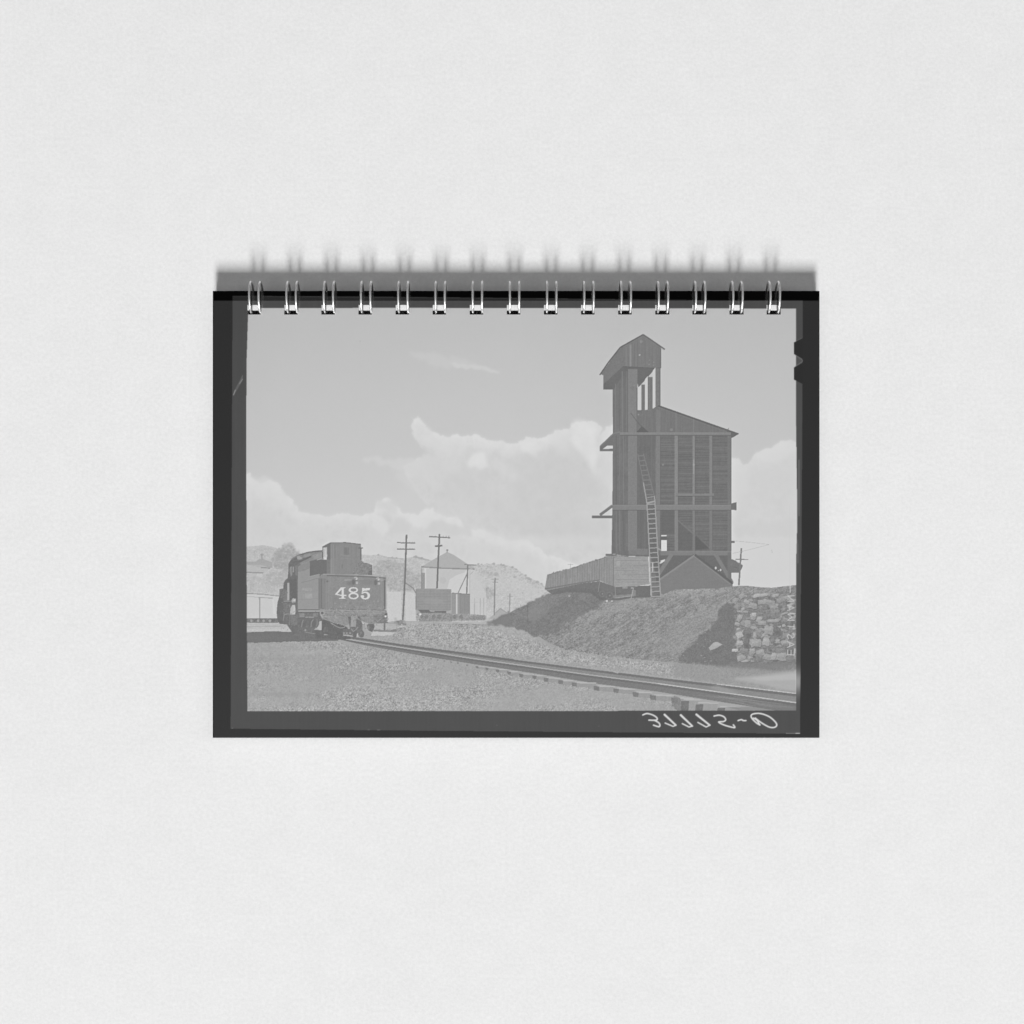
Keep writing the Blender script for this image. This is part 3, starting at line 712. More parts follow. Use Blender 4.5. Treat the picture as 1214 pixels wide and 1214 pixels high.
# tender side
poly(Z(*z3, [(428, 560), (520, 500), (620, 470), (640, 465), (640, 735), (800, 690), (820, 690), (800, 1214), (425, 1214)]), 150, 1, 2)
rect(353.1, 702, 377.4, 722.9, 152, 1, 2)
poly(Z(*z3, [(430, 560), (520, 505), (640, 465), (640, 590), (520, 640), (430, 650)]), 138, .8, 4)
poly(Z(*z3, [(640, 455), (760, 438), (950, 432), (950, 690), (880, 695), (640, 715)]), 113, 1, 2)
rect(387.4, 660, 392.3, 681, 126, 1, 3)
stroke(Z(*z3, [(490, 845), (640, 810), (760, 770), (850, 765)]), .7, 134, .9)
stroke(Z(*z3, [(640, 735), (800, 695), (820, 700)]), .7, 166, .8); stroke(Z(*z3, [(600, 800), (820, 740)]), .5, 162, .5)
for x in (490, 545, 600, 650): stroke(Z(*z3, [(x, 1000), (x + 8, 1020)]), 1, 160, .4)
rect(358, 697, 370, 700.5, 163, .6, 8); rect(361.5, 703.5, 370.4, 709.5, 166, .75, 6); rect(358.5, 704.5, 360.5, 709.5, 160, .5)
line([(353.5, 710.8), (377, 709.4)], .6, 140, .6)
rect(353.2, 722.4, 378.6, 723.8, 118); rect(353.6, 724, 379, 725, 184, .9); rect(353.2, 725.2, 379, 726.5, 118, .9)
# rear face
back = [(377.4, 685.5), (381, 681), (392, 680.4), (440, 682.4), (457.2, 684), (458, 684.5), (457.8, 722), (455, 723), (420, 722), (381, 721.2), (377.4, 722.9)]
poly(back, 141, 1, 4); sl, m = raster(back); img[sl] += m * (3 * VERT[sl] + 4 * GR2[sl] + 3 * GR3[sl])
for _ in range(60): disc(R.uniform(388, 452), R.uniform(710, 721), R.uniform(.5, 1.6), R.choice([124, 132, 150, 158]), .45, None, 7)
for x in (395, 404, 430, 444): line([(x, 711), (x + .5, 720)], .5, R.choice([122, 158]), .6)
rect(377.5, 686, 380.3, 722, 128); rect(380.6, 686, 381.8, 721, 116); rect(382, 686, 386.5, 721, 134, .9); rect(386.3, 688, 387.2, 721, 148, .8); rect(387.4, 688, 388, 721, 128, .8)
disc(388, 689.3, 1.3, 116, .9); rect(384.5, 686.5, 385.2, 692, 122, .7)
stroke([(383, 680.6), (405, 681), (428, 681.9), (440, 682.6), (457, 684.2)], .8, 168, .9)
stroke([(388, 682.3), (408, 682.9), (428, 683.4), (440, 684), (456, 685.4)], 1.5, 116, .9)
rect(452.2, 688, 453, 722, 148, .7); rect(455.3, 688, 456.6, 722.5, 112); rect(457.2, 690, 458.2, 722, 176, .6); rect(449.6, 690, 450.4, 718, 132, .6)
soft([(410, 690), (420, 688), (422, 694), (412, 694)], 122, .6, 1.2); soft([(426, 687), (446, 687), (446, 694), (430, 693)], 128, .5, 1.5)
# lamps on the tender
for lx, ly in ((422.3, 685.5), (448.5, 686.3)):
    disc(lx - 3.2, ly + 4.5, 1.8, 112, .8, 3.2); stroke([(lx - 2, ly - .8), (lx, ly - 1.2), (lx + 1.3, ly + .4)], 1.4, 178)
    disc(lx + .3, ly + 1.0, 1.1, 200, .9); disc(lx, ly + 2.6, 1.9, 122, .9, .7); disc(lx + .8, ly + 5.4, 1.3, 178, .9, 1.8); disc(lx + 1.0, ly + 5.8, .7, 204, .8)
    line([(lx + 2, ly + 2), (lx + 9, ly + 1.2)], .6, 160, .6)
line([(408.3, 687.7), (417, 687.6)], .8, 168, .8); disc(452.5, 687, 2.2, 168, .5)
# doghouse
box_ = [(392, 643.4), (409.8, 643.2), (419, 644.2), (427.8, 645.3), (428.3, 664), (431.5, 667.3), (434.8, 667.3), (440.7, 669.6), (441, 681.8), (391.8, 680.6)]
poly(box_, 138, 1, 2); sl, m = raster(box_); img[sl] += m * 2.5 * VERT[sl]
poly(Z(*z3, [(868, 205), (1020, 130), (1020, 430), (955, 420), (950, 215), (885, 215), (885, 400), (868, 400)]), 118)
poly(Z(*z3, [(885, 222), (952, 205), (950, 398), (885, 395)]), 196, 1, 6); rect(382.2, 648.6, 383.3, 662, 112); line(Z(*z3, [(900, 240), (900, 380)]), .5, 160, .7)
line(Z(*z3, [(770, 440), (840, 420), (950, 432)]), .8, 178, .8)
line([(382, 648.6), (392, 643.4), (410, 643.2), (428, 645.3)], 1.0, 116)
line([(381.5, 646.6), (390, 642)], .8, 226, .5)
rect(407.5, 648.8, 413.8, 657.5, 126, 1, 2); stroke([(404, 657), (408, 659), (415, 659)], .6, 150, .7)
rect(394.5, 646, 396, 680, 144, .7); rect(396.5, 646, 397.3, 662, 124, .7); rect(393, 662, 393.8, 680, 154, .6)
rect(405, 669, 406.5, 674, 126, .8); rect(420.5, 648, 421.3, 668, 128, .5); rect(424, 650, 424.8, 660, 152, .5)
rect(427.4, 650, 428.8, 664, 116); rect(425, 649, 430.2, 650.3, 114)
sl, m = raster([(420, 672), (428, 664.5), (431.5, 667.3), (440.7, 669.6), (441, 681.6), (418, 681)]); img[sl] = np.where(m, 134 + 12 * GR[sl], img[sl])
poly([(437, 677), (440.8, 676), (441, 681.8), (436, 681.6)], 112, .8); rect(440.4, 669.6, 441.2, 681.6, 116, .8); line([(420, 678), (426, 672), (440, 680)], .6, 150, .4)
for _ in range(70):
    x = R.uniform(343, 381); y_ = R.uniform(655, 668)
    line([(x, y_), (x + R.uniform(-1, 3), y_ + R.uniform(-1, 1))], R.uniform(.4, .8), R.choice([112, 124, 160]), .35)
for x in (399, 402.5, 412, 417, 423): line([(x, 647), (x + .1, 679)], .45, R.choice([126, 148]), .5)
line([(392.2, 645), (392.2, 680)], .7, 158, .7); line([(404, 662), (419, 662.5)], .5, 150, .5)
# number 485
N = 212
def q4(pts): return Z(*z4, pts)
poly(q4([(215, 930), (300, 930), (300, 942), (270, 948), (270, 1068), (292, 1068), (312, 1062), (312, 1092), (292, 1086), (270, 1086), (272, 1118), (296, 1124), (296, 1136), (180, 1136), (180, 1124), (225, 1118), (225, 1086), (112, 1060), (112, 1050)]), N)
poly(q4([(225, 975), (225, 1064), (150, 1052)]), 140)
def ell(cx, cy, rx, ry, irx, iry, idx=0, val=N, bg=138):
    pts = [(cx + rx * math.cos(t / 24 * 6.2832), cy + ry * math.sin(t / 24 * 6.2832)) for t in range(24)]
    poly(q4(pts), val)
    pts = [(cx + idx + irx * math.cos(t / 24 * 6.2832), cy + iry * math.sin(t / 24 * 6.2832)) for t in range(24)]
    poly(q4(pts), bg)
ell(442, 1085, 92, 60, 62, 36, 0); ell(438, 978, 84, 52, 52, 30, 4)
stroke(q4([(385, 1005), (440, 1030), (480, 1050)]), 1.5, N)
poly(q4([(598, 940), (640, 948), (742, 944), (730, 985), (640, 990), (608, 1010), (606, 1030), (592, 1032)]), N)
poly(q4([(606, 1012), (640, 993), (725, 990), (700, 1000), (640, 1006), (606, 1028)]), 122, .8)
ell(655, 1080, 86, 70, 48, 48, -8)
poly(q4([(560, 1040), (606, 1036), (604, 1075), (560, 1075)]), 138)
disc(430.2, 707.2, 1.6, N); stroke(q4([(592, 1040), (640, 1014), (690, 1018)]), 1.1, N)
# running gear below the tender
sill = [(379, 722), (381, 721.2), (420, 722), (458, 723), (459.5, 728), (459, 738), (446, 740), (440, 741), (428, 736), (409, 741.8), (395, 738), (381.7, 733.6), (379, 728)]
poly(sill, 146, 1, 7)
for yy, v_ in ((722.3, 118), (723.6, 168), (726.5, 158), (730, 130), (731.4, 158)): line([(381, yy - .6), (420, yy + .3), (457, yy + 1)], .7, v_, .65)
for _ in range(120): disc(R.uniform(381, 458), R.uniform(719, 733), R.uniform(.4, 1.1), R.choice([112, 124, 165, 176]), .5, None, 6)
disc(382, 726.8, 2.8, 168, .9); disc(382, 726.8, 1.7, 112); line([(380, 729), (383.5, 733)], .9, 176)
poly([(381.7, 733.8), (395, 738.2), (409, 742), (412, 744), (416, 757.6), (398, 758), (381.5, 756)], 106, 1, 5)
stroke(Z(*z6, [(50, 590), (120, 640), (200, 675), (270, 670), (300, 630)]), .9, 162, .9); poly(Z(*z6, [(60, 590), (200, 610), (280, 640), (230, 660), (150, 645)]), 102, .9)
poly(Z(*z6, [(240, 690), (400, 700), (420, 830), (250, 800)]), 112, 1, 8); poly(Z(*z6, [(245, 790), (410, 805), (415, 830), (260, 815)]), 176, .9, 5)
for x in (270, 320, 380): disc(390 + x / 15.175, 750.6, 1.2, 176, .6)
# coupler and brake gear
poly(Z(*z6, [(340, 470), (560, 470), (600, 600), (600, 800), (440, 840), (380, 700)]), 118, 1, 9)
poly(Z(*z6, [(400, 500), (490, 490), (485, 650), (385, 650)]), 156, 1, 4); rect(416.5, 735, 419, 743, 168, .6); rect(415.5, 730.8, 424.5, 733.2, 160, .9)
rect(413, 731, 416, 734, 112); rect(424, 731, 426, 733, 112); disc(433, 729.8, 1.3, 116)
stroke(Z(*z6, [(400, 690), (440, 740), (490, 700), (520, 660)]), 1, 160, .8)
disc(421, 752, 2.8, 112, 1, 3.8); disc(428.5, 751.5, 3.4, 116, 1, 4.6); poly(Z(*z6, [(505, 760), (525, 770), (530, 835), (495, 830)]), 188)
disc(428, 750, 1.4, 136); stroke(Z(*z6, [(610, 500), (630, 600), (650, 690)]), .6, 152, .6)
poly(Z(*z6, [(680, 610), (800, 600), (830, 640), (780, 750), (700, 720)]), 112, .95, 8)
stroke(Z(*z6, [(660, 600), (670, 690), (720, 740), (780, 760)]), .9, 180, .9); rect(436, 742, 438, 748, 150, .6)
poly(Z(*z6, [(800, 440), (1050, 400), (1060, 540), (1020, 580), (860, 580), (800, 560)]), 132, .9, 10)
stroke(Z(*z6, [(860, 585), (1060, 575)]), .7, 112); stroke(Z(*z6, [(1000, 550), (1000, 700)]), 2.0, 122); stroke(Z(*z6, [(870, 560), (960, 490)]), .8, 160)
disc(457.6, 728.5, 1.6, 108); disc(457.2, 730.6, 1.2, 218); disc(459.6, 734, 1.4, 168, .7)
line([(444, 738.3), (470, 739)], .8, 136, .7); poly([(444, 739.4), (470, 739.4), (470, 746), (444, 746)], 178, .8, 5)
stroke(Z(*z6, [(1000, 560), (1000, 690)]), 2.0, 124)
poly(Z(*z6, [(800, 700), (1100, 720), (1214, 690), (1214, 740), (1000, 745), (800, 735)]), 132, .9, 6); poly(Z(*z6, [(800, 745), (1000, 745), (1180, 770), (1150, 795), (820, 800)]), 192, .9, 4)
# front truck of the tender
poly([(353.2, 726.4), (379, 726.4), (380, 735), (378, 745), (372, 752), (353, 752)], 116, 1, 7)
rect(355, 727, 361, 732, 148, .8, 5); rect(363, 727.5, 373.5, 731, 122, .8, 6); rect(371, 727, 377, 731, 140, .8, 5); rect(362, 731, 372, 732.6, 158, .8)
for cx_, r_ in ((358.5, 5.6), (369.5, 6.2)):
    disc(cx_, 739.5, r_, 118, 1, r_ * 1.15, 20, 6); disc(cx_ + .5, 739.5, r_ * .72, 110, .9, r_ * .8, 18); stroke([(cx_ - 1, 743), (cx_, 737), (cx_ + 1.5, 735)], 1.3, 146, .8)
stroke([(374, 745), (376, 740), (376, 734)], 1, 140, .8)
poly(Z(*z5, [(808, 560), (852, 550), (852, 712), (715, 705), (780, 660), (808, 610)]), 182, 1, 3)
rect(373, 747.5, 398, 757, 108, .9, 6); disc(362, 747, 1.2, 168, .8); line([(361, 749.3), (374, 751.5)], .8, 148, .8); line(Z(*z5, [(895, 795), (965, 798)]), .9, 158)
rect(346, 742, 353, 752, 112, .9, 5)
for x in (384.5, 386.3, 388): line([(x, 744), (x + .3, 749)], .6, 138, .6)

for _ in range(150):
    x = R.uniform(330, 378); y_ = R.uniform(700, 750)
    if 353 < x and y_ < 724: continue
    line([(x, y_), (x + R.uniform(-1.5, 1.5), y_ + R.uniform(-2.5, 2.5))], R.uniform(.4, .8), R.choice([98, 104, 136, 146]), .55)
for _ in range(90):
    x = R.uniform(381, 456); y_ = R.uniform(719, 738)
    line([(x, y_), (x + R.choice([0, 0, 3, 5]), y_ + R.choice([0, .4, 3, 4]))], R.uniform(.4, .9), R.choice([108, 116, 124, 166, 172]), .5)
for _ in range(110):
    x = R.uniform(382, 455); y_ = R.uniform(736, 755)
    if x > 440 and y_ > 746: continue
    line([(x, y_), (x + R.uniform(-2, 2), y_ + R.uniform(-2, 2))], R.uniform(.4, .8), R.choice([98, 104, 140, 156]), .5)
# ---- the coaling tower
t3 = (640, 380, 4.669); t4 = (630, 560, 4.669)
main_ = [(755.7, 486.4), (771.7, 486.4), (780.3, 481.4), (872, 514.5), (866.9, 518.9), (867, 686), (800, 692), (780, 690), (772, 660), (724.9, 658.5), (726, 600), (726.6, 520), (726.3, 462), (726.3, 446), (745, 434), (755.7, 436)]
poly(main_, 115, 1, 2); sl, m = raster(main_); img[sl] += m * (6 * VERT[sl] + 4 * GR2[sl] + 4 * GR3[sl])
# head house
poly([(735.3, 412.3), (715.4, 442.8), (715.4, 462), (727.5, 462), (738, 445), (756, 455), (757, 459.3), (777, 437), (783.6, 436), (783.6, 411), (762.5, 397)], 108, 1, 2)
side = [(735.3, 412.0), (712.4, 443.6), (715.4, 445), (715.4, 456), (716, 455), (738.4, 434.5), (738.2, 413),]
side_ = [(735.3, 413.5), (738.2, 413), (738.4, 434.5), (716, 455), (715.4, 443)]
poly(side, 121, 1, 3)
gab = [(738, 411.5), (762.5, 397.4), (783.7, 411.5), (783.6, 436.2), (776, 436.6), (738.4, 434.8)]
poly(gab, 123, 1, 2); sl, m = raster(gab); img[sl] += m * 4.5 * VERT[sl]
rect(746.2, 408.5, 748.8, 434.6, 142, .9); rect(741.5, 411.5, 743, 434, 134, .6); line([(738.3, 434.6), (777, 436.6), (783.5, 436.2)], .9, 100)
for x in (752, 756, 760.5, 765, 769.5, 774, 778.5): line([(x, 402 + abs(x - 762.5) * .6), (x, 434.5)], .5, 108, .6)
for x, y_, r_ in ((758.4, 420.8, 1.0), (775, 429.6, .9), (769.5, 432, .9), (770, 427, .7), (774.5, 433, .8), (760, 405, 1.8)): disc(x, y_, r_, 190 if r_ == 1.0 else 142, .8)
line([(711, 444.6), (721, 430), (735.3, 411.8), (762.5, 396.6), (775, 405), (788.4, 414.3)], 1.5, 105)
line([(735.5, 413), (762.5, 398.4), (787, 415)], .7, 132, .5)
line([(783.6, 413.6), (783.6, 436)], .8, 102)
# shaft and posts under it
rect(726.6, 462, 743.8, 516, 118, .4, 2)
for x, v_ in ((729, 126), (733.5, 110), (737, 129), (740, 112), (742.3, 124)): rect(x, 440 if x > 735 else 455, x + 1.6, 513, v_, .7)
rect(744.3, 437.5, 755.7, 513, 131, .95, 3); rect(743.6, 437, 744.6, 513, 106, .8); rect(754.8, 460, 756, 513, 108, .6); disc(749.5, 460, 2.2, 122, .7); disc(752, 457, 1.2, 142, .6)
for a_, b_, yt_, yb_ in ((756.7, 760.3, 459.5, 486.2), (764.8, 768.1, 449.5, 485.8), (773.8, 777.1, 439.5, 483.6)):
    poly([(a_, yt_), (b_, yt_ - 4), (b_, yb_ - (1.5 if a_ > 770 else 0)), (a_, yb_)], 204)
rect(760.2, 456, 764.8, 486.5, 118, 1, 4); rect(768.1, 447, 773.8, 486, 119, 1, 4); rect(777.1, 436.5, 782.9, 482, 124, 1, 4)
rect(761, 456, 761.8, 486, 130, .5); rect(769.5, 448, 770.4, 485, 132, .6); rect(781.5, 437, 782.9, 481, 110, .6)
# main roof
line([(755.7, 487), (771.7, 487), (780.3, 481)], 1.2, 112); line([(780.3, 481), (875.6, 514.6)], 1.8, 100); line([(780, 482.8), (868, 514.5)], .8, 132, .7)
poly([(862, 511), (876, 514.3), (868.3, 519), (862, 517)], 106); line([(862.5, 510), (864, 507.5)], .8, 115)
for _ in range(170):
    x = R.uniform(727, 866); y_ = R.uniform(520, 652); L_ = R.uniform(2, 12)
    line([(x, y_), (x + R.uniform(-.2, .2), y_ + L_)], R.uniform(.3, .8), R.choice([98, 104, 126, 134]), .4)
up = [(756, 488), (780, 483), (866, 514), (866, 517), (756, 514)]
poly(up, 119, .8, 2); sl, m = raster(up); img[sl] += m * 3.5 * VERT[sl]
stroke([(748, 490), (757, 502), (768, 512)], 1.0, 104, .8); poly([(754, 513), (761, 505), (769, 512.5)], 98, .9); disc(757, 491.5, 1.0, 150, .8); disc(796, 509.5, 1.8, 138, .8)
rect(801, 489, 802, 513, 134, .8); rect(822, 496.5, 823, 514, 134, .7); rect(778, 486, 783, 513, 129, .7, 3)
# left canopy
poly([(727.5, 512.8), (711.1, 528.6), (711.1, 535), (729, 535), (742, 514)], 117, 1, 2)
poly([(714.6, 532.2), (719.8, 528.4), (726.7, 528.4), (726.7, 532)], 210)
line([(711.3, 529.5), (727.5, 513.8), (735, 512)], 1.4, 134, .8); line([(711.1, 534), (727, 534)], 1.7, 120); disc(731, 509.5, 3, 122, .6)
# storeys
rect(735, 512.6, 866.8, 515.5, 134, 1, 3); rect(735, 515.5, 866.8, 516.6, 100, .8)
for y0_, y1_ in ((516.6, 598.4), (604.8, 653)):
    for a_, b_ in ((783, 799.5), (803.8, 821), (824, 841), (844.5, 862.7)):
        rect(a_, y0_, b_, y1_, 112, .6, 4); k = y0_ + R.uniform(1, 3)
        while k < y1_ - 1: line([(a_, k), (b_, k + R.uniform(-.3, .3))], .6, R.choice([94, 99, 128]), .7); k += R.uniform(2.4, 4.2)
    for a_, b_, v_ in ((744.3, 755.5, 130), (777.6, 783, 128), (799.6, 803.9, 137), (821, 824.1, 137), (840.9, 844.6, 133), (862.6, 867, 121)):
        rect(a_, y0_, b_, y1_, v_, .95, 4); line([(b_, y0_), (b_, y1_)], .6, 98, .7)
    for x in (730, 734, 738.5, 741.5, 759, 764, 772): rect(x, y0_, x + 1.2, y1_, R.choice([106, 124, 128]), .6)
    rect(756.5, y0_, 776.5, y1_, 108, .5, 3)
rect(822, 545, 823.2, 562, 160, .6); disc(822.5, 551, 1.2, 164, .7); disc(786, 551, 1.3, 142, .7)
rect(726, 598.5, 872.6, 604.6, 131, 1, 3); line([(726, 599.3), (868, 599.3)], .7, 144, .6); line([(726, 605), (867, 605)], .8, 98, .9)
poly([(866.7, 597), (873.2, 595.2), (873.2, 604.8), (866.7, 604.6)], 116); rect(801.3, 584.8, 846.5, 587.8, 131, 1, 3); line([(801, 588.2), (846, 588.2)], .7, 98, .8)
rect(701.8, 611.3, 725.6, 614.7, 119); line([(711.2, 610.6), (726, 599.6)], 3.4, 122); line([(711.5, 608.6), (725, 599)], .8, 146, .7)
# lower bay with braces and openings
poly([(803.7, 617), (844, 652), (803.7, 652)], 104, .8, 2); line([(803.7, 617), (845, 653)], 1.6, 122, .9)
poly([(824.5, 634), (841, 650), (824.5, 652)], 96, .8); rect(784, 605, 799.5, 633, 104, .8, 2); rect(799.6, 604.8, 803.9, 653, 131, .9, 3); rect(821, 604.8, 824.1, 653, 126, .8, 3); rect(840.9, 605, 844.6, 653, 122, .7, 3)
rect(784.1, 640.2, 790.7, 653.2, 218); rect(784, 634.2, 790.2, 636, 216); line([(784, 644.5), (790.7, 644.5)], .4, 198)
rect(783.8, 636, 790.7, 639.8, 104)
rect(745, 650.6, 768, 657.5, 128, .9, 4); rect(783, 653.2, 867, 658.6, 128, .95, 3); line([(783, 654), (866, 654)], .7, 142, .5)
rect(778, 658.6, 867, 692, 107, .9, 3)
line([(796, 657.5), (779, 683)], 4.6, 129, 1, 3); line([(782, 668), (788, 664)], 2, 215, .8); line([(848.5, 657.5), (867.7, 690.6)], 4.4, 127, 1, 3); rect(862.6, 655, 867, 690, 118, .9)
gb = [(823.8, 657.6), (868.8, 691.7), (868.6, 695), (850, 697.4), (799.2, 699), (786, 705), (783.5, 703), (782, 686.8)]
poly(gb, 127, 1, 2); sl, m = raster(gb); img[sl] += m * 1.5 * HORI[sl]
line([(782, 687.2), (823.8, 658)], 2.2, 139); line([(784, 684), (823, 656.8)], .7, 104, .9); line([(823.8, 657.6), (869, 691.9)], 2.6, 101); line([(823, 659.8), (866, 692.8)], .8, 142, .8)
disc(848.5, 673.4, 1.1, 215, .9, 1.7); disc(854.3, 675.8, 1.0, 208, .9, 1.5); disc(851.5, 676.5, .7, 180)
poly([(865.6, 662), (873, 665), (880.8, 670.2), (879.5, 674), (876.3, 679), (866.7, 678.9)], 119, 1, 4); line([(873, 665.5), (879, 669)], .7, 200, .8); line([(868, 672), (879, 674)], .8, 106, .7)
line([(878.9, 650), (875.9, 694)], 1.9, 128); line([(872, 663), (887.2, 663.4)], 1.1, 132); rect(867, 641.3, 871, 644, 122)
line([(870.4, 641.3), (890, 643), (912, 645.6)], .5, 180, .9); line([(868.6, 656), (885, 652.5), (912, 645.6)], .5, 182, .9); line([(915, 652), (915.4, 655.5)], .6, 170, .7)
# coal car on the trestle
carL = [(648.8, 681.4), (675, 674.6), (686.8, 670.3), (700, 665.8), (712, 662.5), (718.9, 659.5), (727, 658.5), (728, 695.5), (711.4, 688.5), (690, 691.5), (648.2, 700.3), (646, 697.5)]
poly(carL, 146, 1, 4); sl, m = raster(carL); img[sl] += m * (6 * VERT[sl] + 4 * GR2[sl])
carR = [(727, 658.5), (731.7, 657.2), (745.7, 660), (768.5, 660), (770.3, 692.8), (741.4, 696), (728, 695.5)]
poly(carR, 155, 1, 6); sl, m = raster(carR); img[sl] += m * (7 * HORI[sl] + 5 * GR2[sl])
for yy in (665, 670.5, 676, 681.5, 687): line([(728, yy), (769, yy - .3)], .5, 136, .55)
for k in range(26):
    x = 650 + k * 2.9; yt_ = np.interp(x, [648, 675, 687, 718], [682, 675, 671, 661]); yb_ = np.interp(x, [648, 690, 711, 727], [700, 691, 689, 694]); line([(x, yt_), (x - .4, yb_)], .5, 122, .6)
line([(646, 698.3), (690, 690.6), (711, 687.8)], 1.6, 122, .9); line([(649, 681.6), (675, 675), (687, 670.6), (718, 660.5)], .8, 128, .8)
rect(718, 656.6, 731, 659.4, 116, .9, 5); disc(728, 657, 2, 176, .6, .8); rect(726.6, 660, 727.8, 695, 124, .8); rect(711, 663, 711.8, 689, 156, .5)
for x in (671.7, 711): line([(x, 675 if x < 700 else 664), (x, 696 if x < 700 else 690)], .8, 124, .7)
for _ in range(95):
    x = R.uniform(655, 745); y_ = np.interp(x, [648, 675, 687, 718, 745], [681, 675, 671, 660.5, 659.5]); disc(x, y_ - R.uniform(-.4, .7), R.uniform(.6, 2.0), R.choice([128, 138, 152]), .85, R.uniform(.5, 1.0), 6)
rect(731, 665, 735, 671, 176, .5, 6); disc(741, 692.5, 3.2, 160, .7); line([(728, 690), (770, 690)], .8, 132, .7)
poly([(648, 700.3), (690, 691.5), (711, 689), (730, 696), (771, 694), (771.5, 708), (748, 709), (735, 711.5), (712, 712), (700, 703), (672, 702), (655, 705)], 113, .95, 4)
for x, y_, r_ in ((714, 704, 4.2), (722.5, 706, 5.0)): disc(x, y_, r_, 122, 1, None, 18, 6); disc(x, y_, r_ * .6, 110, .8, None, 16); disc(x + .4, y_, r_ * .25, 142, .8)
poly([(727, 706), (752, 704), (752, 707), (727, 709)], 140, .9, 4); poly([(749, 700), (758, 700), (758, 706), (749, 707)], 142, .9, 5)
line([(729, 709), (748, 706.5)], .9, 160); line([(748, 697), (751, 697), (748, 710)], .9, 168); line([(729, 694), (730, 708)], .7, 146); rect(738, 690, 744, 698, 158, .7, 8); line([(711, 690), (709, 702)], .8, 148, .8); rect(753.5, 695, 771, 708, 112, .85, 3)
disc(719.5, 712.5, 1.3, 208, .9); disc(725.5, 712.6, 1.1, 190, .9); disc(675, 706.5, 1.4, 180, .7); disc(759, 679, .8, 170, .8)
# ladders
Lf = interp_line([(538.5, 756), (560, 760.6), (596.4, 767), (640, 769.2), (707.8, 772.6)]); Rt = interp_line([(538.5, 763), (560, 768.6), (590, 776.2), (640, 779.0), (707.8, 783.2)])
ys_ = np.arange(540, 708, 5.75)
poly([(Lf(y_), y_) for y_ in np.linspace(598, 707.8, 20)] + [(Rt(y_), y_) for y_ in np.linspace(707.8, 598, 20)], 108, .85, 3)
for y_ in ys_:
    v_ = 128 if y_ < 595 else 160
    line([(Lf(y_), y_ + .6), (Rt(y_), y_)], 1.3, v_, .95)
    if y_ > 598: line([(Lf(y_), y_ + 1.9), (Rt(y_), y_ + 1.3)], .7, 98, .6)
for f in (Lf, Rt):
    line([(f(y_), y_) for y_ in np.linspace(538, 597, 16)], 1.1, 128, .9)
    line([(f(y_), y_) for y_ in np.linspace(572 if f is Lf else 588, 708, 22)], 1.35, 160, .95)
line([(767, 596.5), (777, 594)], 2.0, 160); line([(767, 590), (776, 588.5)], 1.0, 150); line([(778, 649), (784, 652.5)], 1.4, 158); poly([(783, 664.5), (789, 663), (784.5, 668)], 214, .9); poly([(773, 667), (774.4, 667), (774.4, 678), (773, 678)], 205, .8)

# ---- edge lettering on the film, reversed (reads upwards from the foot)
def eb(pts, v_=188): stroke(Z(840, 680, 10.117, pts), .85, v_ + 14, .95)
eb([(950, 915), (948, 972), (1028, 976), (1030, 905)]); eb([(990, 920), (990, 974)])
eb([(945, 815), (1028, 850), (945, 885)]); eb([(975, 828), (975, 873)])
eb([(960, 780), (945, 755), (955, 728), (985, 745), (1005, 775), (1025, 760), (1028, 735), (1010, 715)])
eb([(950, 630), (1025, 636)]); eb([(1025, 610), (1025, 665)])
eb([(1030, 480), (950, 485), (1000, 520), (950, 560), (1030, 562)])
eb([(945, 380), (1028, 410), (945, 445)], 180); eb([(975, 392), (975, 434)], 180)
eb([(1030, 265), (950, 268), (1025, 330), (950, 335)], 184)
eb([(978, 120), (980, 225)], 196)

# enlarger sharpness: local contrast of the print
D_ = img - blur(img, 1.0); img += np.clip(D_ * .6, -20, 20)
D_ = img - blur(img, 6.0); img += np.clip(D_ * .1, -7, 7)
img = img * .935 + 16
del D_
# ---- film rebate, masking and edges
def mask_outside():
    ph = [(294.3, 365.2), (480, 365), (700, 365.3), (943.6, 365.9), (943.6, 490), (944.8, 580), (945, 625), (943.9, 665), (943.9, 842.3), (700, 842.8), (500, 843), (293.4, 843.3), (292.8, 760), (292.2, 640), (292.0, 500), (292.3, 430), (293.4, 395)]
    return fullmask(ph), ph
PM, ph = mask_outside()
PM = blur(PM, .25)
film = fullmask([(275.7, 350.8), (400, 351.5), (600, 353.2), (870, 356.4), (951.7, 356.4), (951.2, 490), (950.3, 640), (949, 740), (948.6, 869.8), (780, 868.5), (520, 866.4), (380, 865), (273.4, 863.8), (274.6, 600)])
border = np.interp(GY, [345, 500, 700, 875], [48, 50, 53, 58]) + .6 * GR3
fv = np.interp(GY, [345, 500, 700, 875], [77, 81, 83, 85]) + 1.2 * GR3 + 1.5 * fbm(3, 2, .5, 91, .5, 30)
out = border * (1 - film) + fv * film
img = img * PM + out * (1 - PM)
edge = film - blur(film, .5)                     # film edge catches light
img += np.clip(edge, 0, 1) * 70 * (1 - PM) * ((GX < 285) | (GY > 862)).astype(float)
img += np.clip(PM - blur(PM, .5), 0, 1) * 16 * (GX < 600)
leak = np.exp(-((GY - 808) / 14.0)**2) * np.clip((GX - 943) / 1.5, 0, 1) * (GX < 948.9); img += leak * 70
soft([(946.5, 545), (948, 545), (948, 612), (946.8, 612)], 118, .8, .5); soft([(944.8, 640), (946, 640), (946.8, 668), (945.4, 668)], 112, .8, .5)
rect(941.2, 406, 944.6, 419.5, 48)
poly([(951.8, 400.3), (941.2, 406.0), (941.2, 419.7), (951.8, 425.4)], 48); poly([(951.8, 430.2), (941.2, 435.6), (941.2, 450), (951.8, 455.3)], 48)
poly([(943.6, 421.4), (951.6, 427.3), (943.6, 434)], 84); line([(942.5, 420.6), (951.3, 426.9), (951.3, 428.6), (942.5, 434.6)], .6, 130, .9)
line([(944, 404.3), (951.4, 400.6)], .5, 120, .8)
